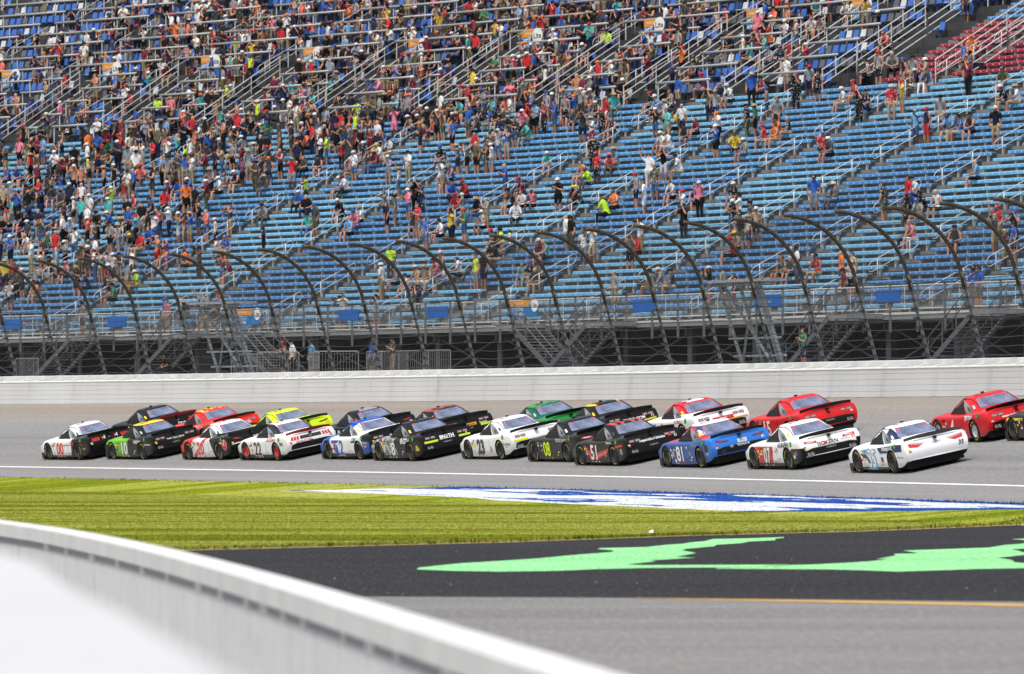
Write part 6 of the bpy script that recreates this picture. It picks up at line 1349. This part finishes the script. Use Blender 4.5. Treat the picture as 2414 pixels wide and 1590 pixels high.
for i, q in enumerate(rest_p):
    var, sc, rz, loc, rp = place(q, i + 900); me, hd, style, fem = pmesh(q['pose'], var, False); me.name = 'crowd_%s_%d' % (q['pose'], var); FAT[0] = q['fat']
    sk = rp.choices(SKINS, (60, 28, 12))[0]; emit(me, loc, rz, sc, [mi[CM.get(q['top'], sk).name], mi[BM.get(q['bot'], CM[q['bot']]).name], mi[sk.name], mi[rp.choice(HAIRS).name], mi[rp.choice(SHOES).name]])
    if q['hat'] != '0': emit(hat_me if q['hat'] == 's' else cap_me, loc, rz, sc, [mi[CM[q['hat']].name]], (hd.x, hd.y, hd.z + .035))
VV = np.concatenate(VV).astype(np.float32); FL = np.concatenate(FL).astype(np.int32); MI = np.concatenate(MI).astype(np.int32); nf = len(FL)
me = bpy.data.meshes.new('crowd'); me.vertices.add(len(VV)); me.vertices.foreach_set('co', VV.ravel()); me.loops.add(nf * 3); me.loops.foreach_set('vertex_index', FL.ravel())
me.polygons.add(nf); me.polygons.foreach_set('loop_start', np.arange(0, nf * 3, 3, dtype=np.int32)); me.polygons.foreach_set('material_index', MI); me.polygons.foreach_set('use_smooth', np.ones(nf, bool)); me.update(calc_edges=True)
for m in allm: me.materials.append(m)
co = bpy.data.objects.new('crowd', me); COL.objects.link(co); tag(co, 'dense crowd of standing and seated spectators filling the upper grandstand', 'crowd', kind='stuff')
print('people', len(PEOPLE), 'hand', nhand, 'crowd tris', nf)

# ---- stewards and visitors on the front stairs and the concourse
def lone(x, u, h, pose, top, bot, hatc, label, var=0):
    s = s_seen(x, -u); me, hd, st_, fm = pmesh(pose, var, True); o = bpy.data.objects.new('person', me); COL.objects.link(o); o.location = PT(s, -u, h); o.rotation_euler = (0, 0, head(s) + math.pi / 2)
    for si, m in enumerate((CM[top], CM[bot], SKINS[0], HAIRS[0], SHOES[1])): o.material_slots[si].link = 'OBJECT'; o.material_slots[si].material = m
    if hatc != '0':
        h_ = bpy.data.objects.new('cap', cap_me); COL.objects.link(h_); h_.parent = o; h_.location = (hd.x, hd.y, hd.z + .035); h_.material_slots[0].link = 'OBJECT'; h_.material_slots[0].material = CM[hatc]
    tag(o, label, 'person', 'people on the concourse and walkway')
CG = EB + 1.15
lone(735, 9.0, CG, 'S', 'l', 'n', 'k', 'person in light blue shirt on the concourse behind the crowd barriers'); lone(668, 9.0, CG, 'C', 'r', 'k', 'r', 'person in red shirt and red cap beside the concourse stairs', 1)
lone(690, 9.6, CG, 'S', 'w', 'k', '0', 'person in white shirt by the crowd barriers below the walkway', 2); lone(926, 7.2, CG, 'C', 'd', 's', 'k', 'person in dark shirt and khaki trousers standing behind the fence', 2)
lone(878, 10.0, CG, 'S', 'b', 'k', 'k', 'person in blue jacket under the walkway'); lone(400, 10.5, CG, 'L', 'k', 'k', 'k', 'person in black leaning under the walkway stairs', 2); lone(1895, 9.5, CG, 'C', 'e', 'n', '0', 'person in green shirt standing under the walkway')
WK = H0; lone(2310, 13.6, WK, 'S', 'b', 'a', 'k', 'steward in blue vest on the walkway by the railing'); lone(395, 13.6, WK, 'S', 'p', 's', '0', 'person in pink top standing behind the walkway railing', 1); lone(195, 13.6, WK, 'S', 'g', 'k', 'k', 'person in grey shirt behind the walkway railing')

# ================================================================== FOREGROUND WALLS
M_FW = mat_white_wall('near_wall_paint', srgb(226, 226, 227), srgb(150, 148, 148), False); M_FC = plain('near_wall_cap', srgb(214, 214, 213), .6, var=.10, scale=1.1); M_NEAR = plain('near_block_white', srgb(198, 198, 200), .6, var=.07, scale=1.4); M_SHADE = plain('near_wall_recess_shade', srgb(160, 161, 165), .7, var=.1)  # recess strip holds the cap's shade as a darker grey
HC = CAMH - 1.30
line = [on_level(x, y, HC) for x, y in ((0, 1224), (223, 1258), (436, 1300), (609, 1344), (862, 1415), (1075, 1471), (1258, 1532), (1471, 1590))]
d0 = (line[0][0] - line[1][0], line[0][1] - line[1][1]); d1 = (line[-1][0] - line[-2][0], line[-1][1] - line[-2][1])
co_ = np.polyfit([p[1] for p in line], [p[0] for p in line], 3); zs = [95, 88] + list(np.linspace(80, 26, 55)) + [22, 18]
def wl_x(z): return float(np.polyval(co_, min(max(z, 26), 82))) + (.13 * (26 - z) if z < 26 else 0) - (.2 * (z - 82) if z > 82 else 0)
pw = empty('pit_wall'); tag(pw, 'blurred white concrete wall with overhanging cap curving away below the lawn', 'wall')
def wall_strip(x0, x1, h0, h1, name, mat, z0=None, z1=None):
    mb = MB(); k = [z for z in zs if (z0 is None or (z1 <= z <= z0))]
    if z0 is not None: k = [z0, z1]
    for z in k:
        x = wl_x(z); mb.v += [(x + x0, z, h0), (x + x1, z, h0), (x + x1, z, h1), (x + x0, z, h1)]
    for i in range(len(k) - 1):
        for j in range(4): mb.f.append((4*i+j, 4*i+(j+1) % 4, 4*i+4+(j+1) % 4, 4*i+4+j)); mb.m.append(0)
    mb.f += [(0, 1, 2, 3), tuple(4*(len(k)-1)+j for j in (3, 2, 1, 0))]; mb.m += [0, 0]; return mb.build(name, mat, pw)
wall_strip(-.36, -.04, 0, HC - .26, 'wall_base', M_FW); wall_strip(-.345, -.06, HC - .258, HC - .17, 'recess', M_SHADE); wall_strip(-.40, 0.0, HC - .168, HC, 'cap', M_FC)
z = 92
while z > 22:
    wall_strip(-.362, -.347, HC - .257, HC - .172, 'bracket', M_FC, z, z - .25 - .5 * random.random()); z -= 1.6 + 2.2 * random.random()
HN = CAMH - .45
ed = [on_level(x, y, HN) for x, y in ((0, 1303), (88, 1331), (160, 1385), (269, 1436), (420, 1524), (530, 1590))]
ed = [(ed[0][0] * 1.06 - .9, ed[0][1] + 3.2), (ed[0][0] - .2, ed[0][1] + .8)] + ed + [(-.12, 8.0)]
mb = MB(); n = len(ed)
for x, y in ed: mb.v += [(x, y, 0), (x - 1.6, y - .2, 0), (x - 1.6, y - .2, HN), (x, y, HN)]
for i in range(n - 1):
    for j in range(4): mb.f.append((4*i+j, 4*i+(j+1) % 4, 4*i+4+(j+1) % 4, 4*i+4+j)); mb.m.append(0)
mb.f += [(0, 1, 2, 3), tuple(4*(n-1)+j for j in (3, 2, 1, 0))]; mb.m += [0, 0]
o = mb.build('near_wall', M_NEAR); tag(o, 'very blurred bright white wall top close by in the lower corner', 'wall')
bpy.data.scenes.remove(WORK)
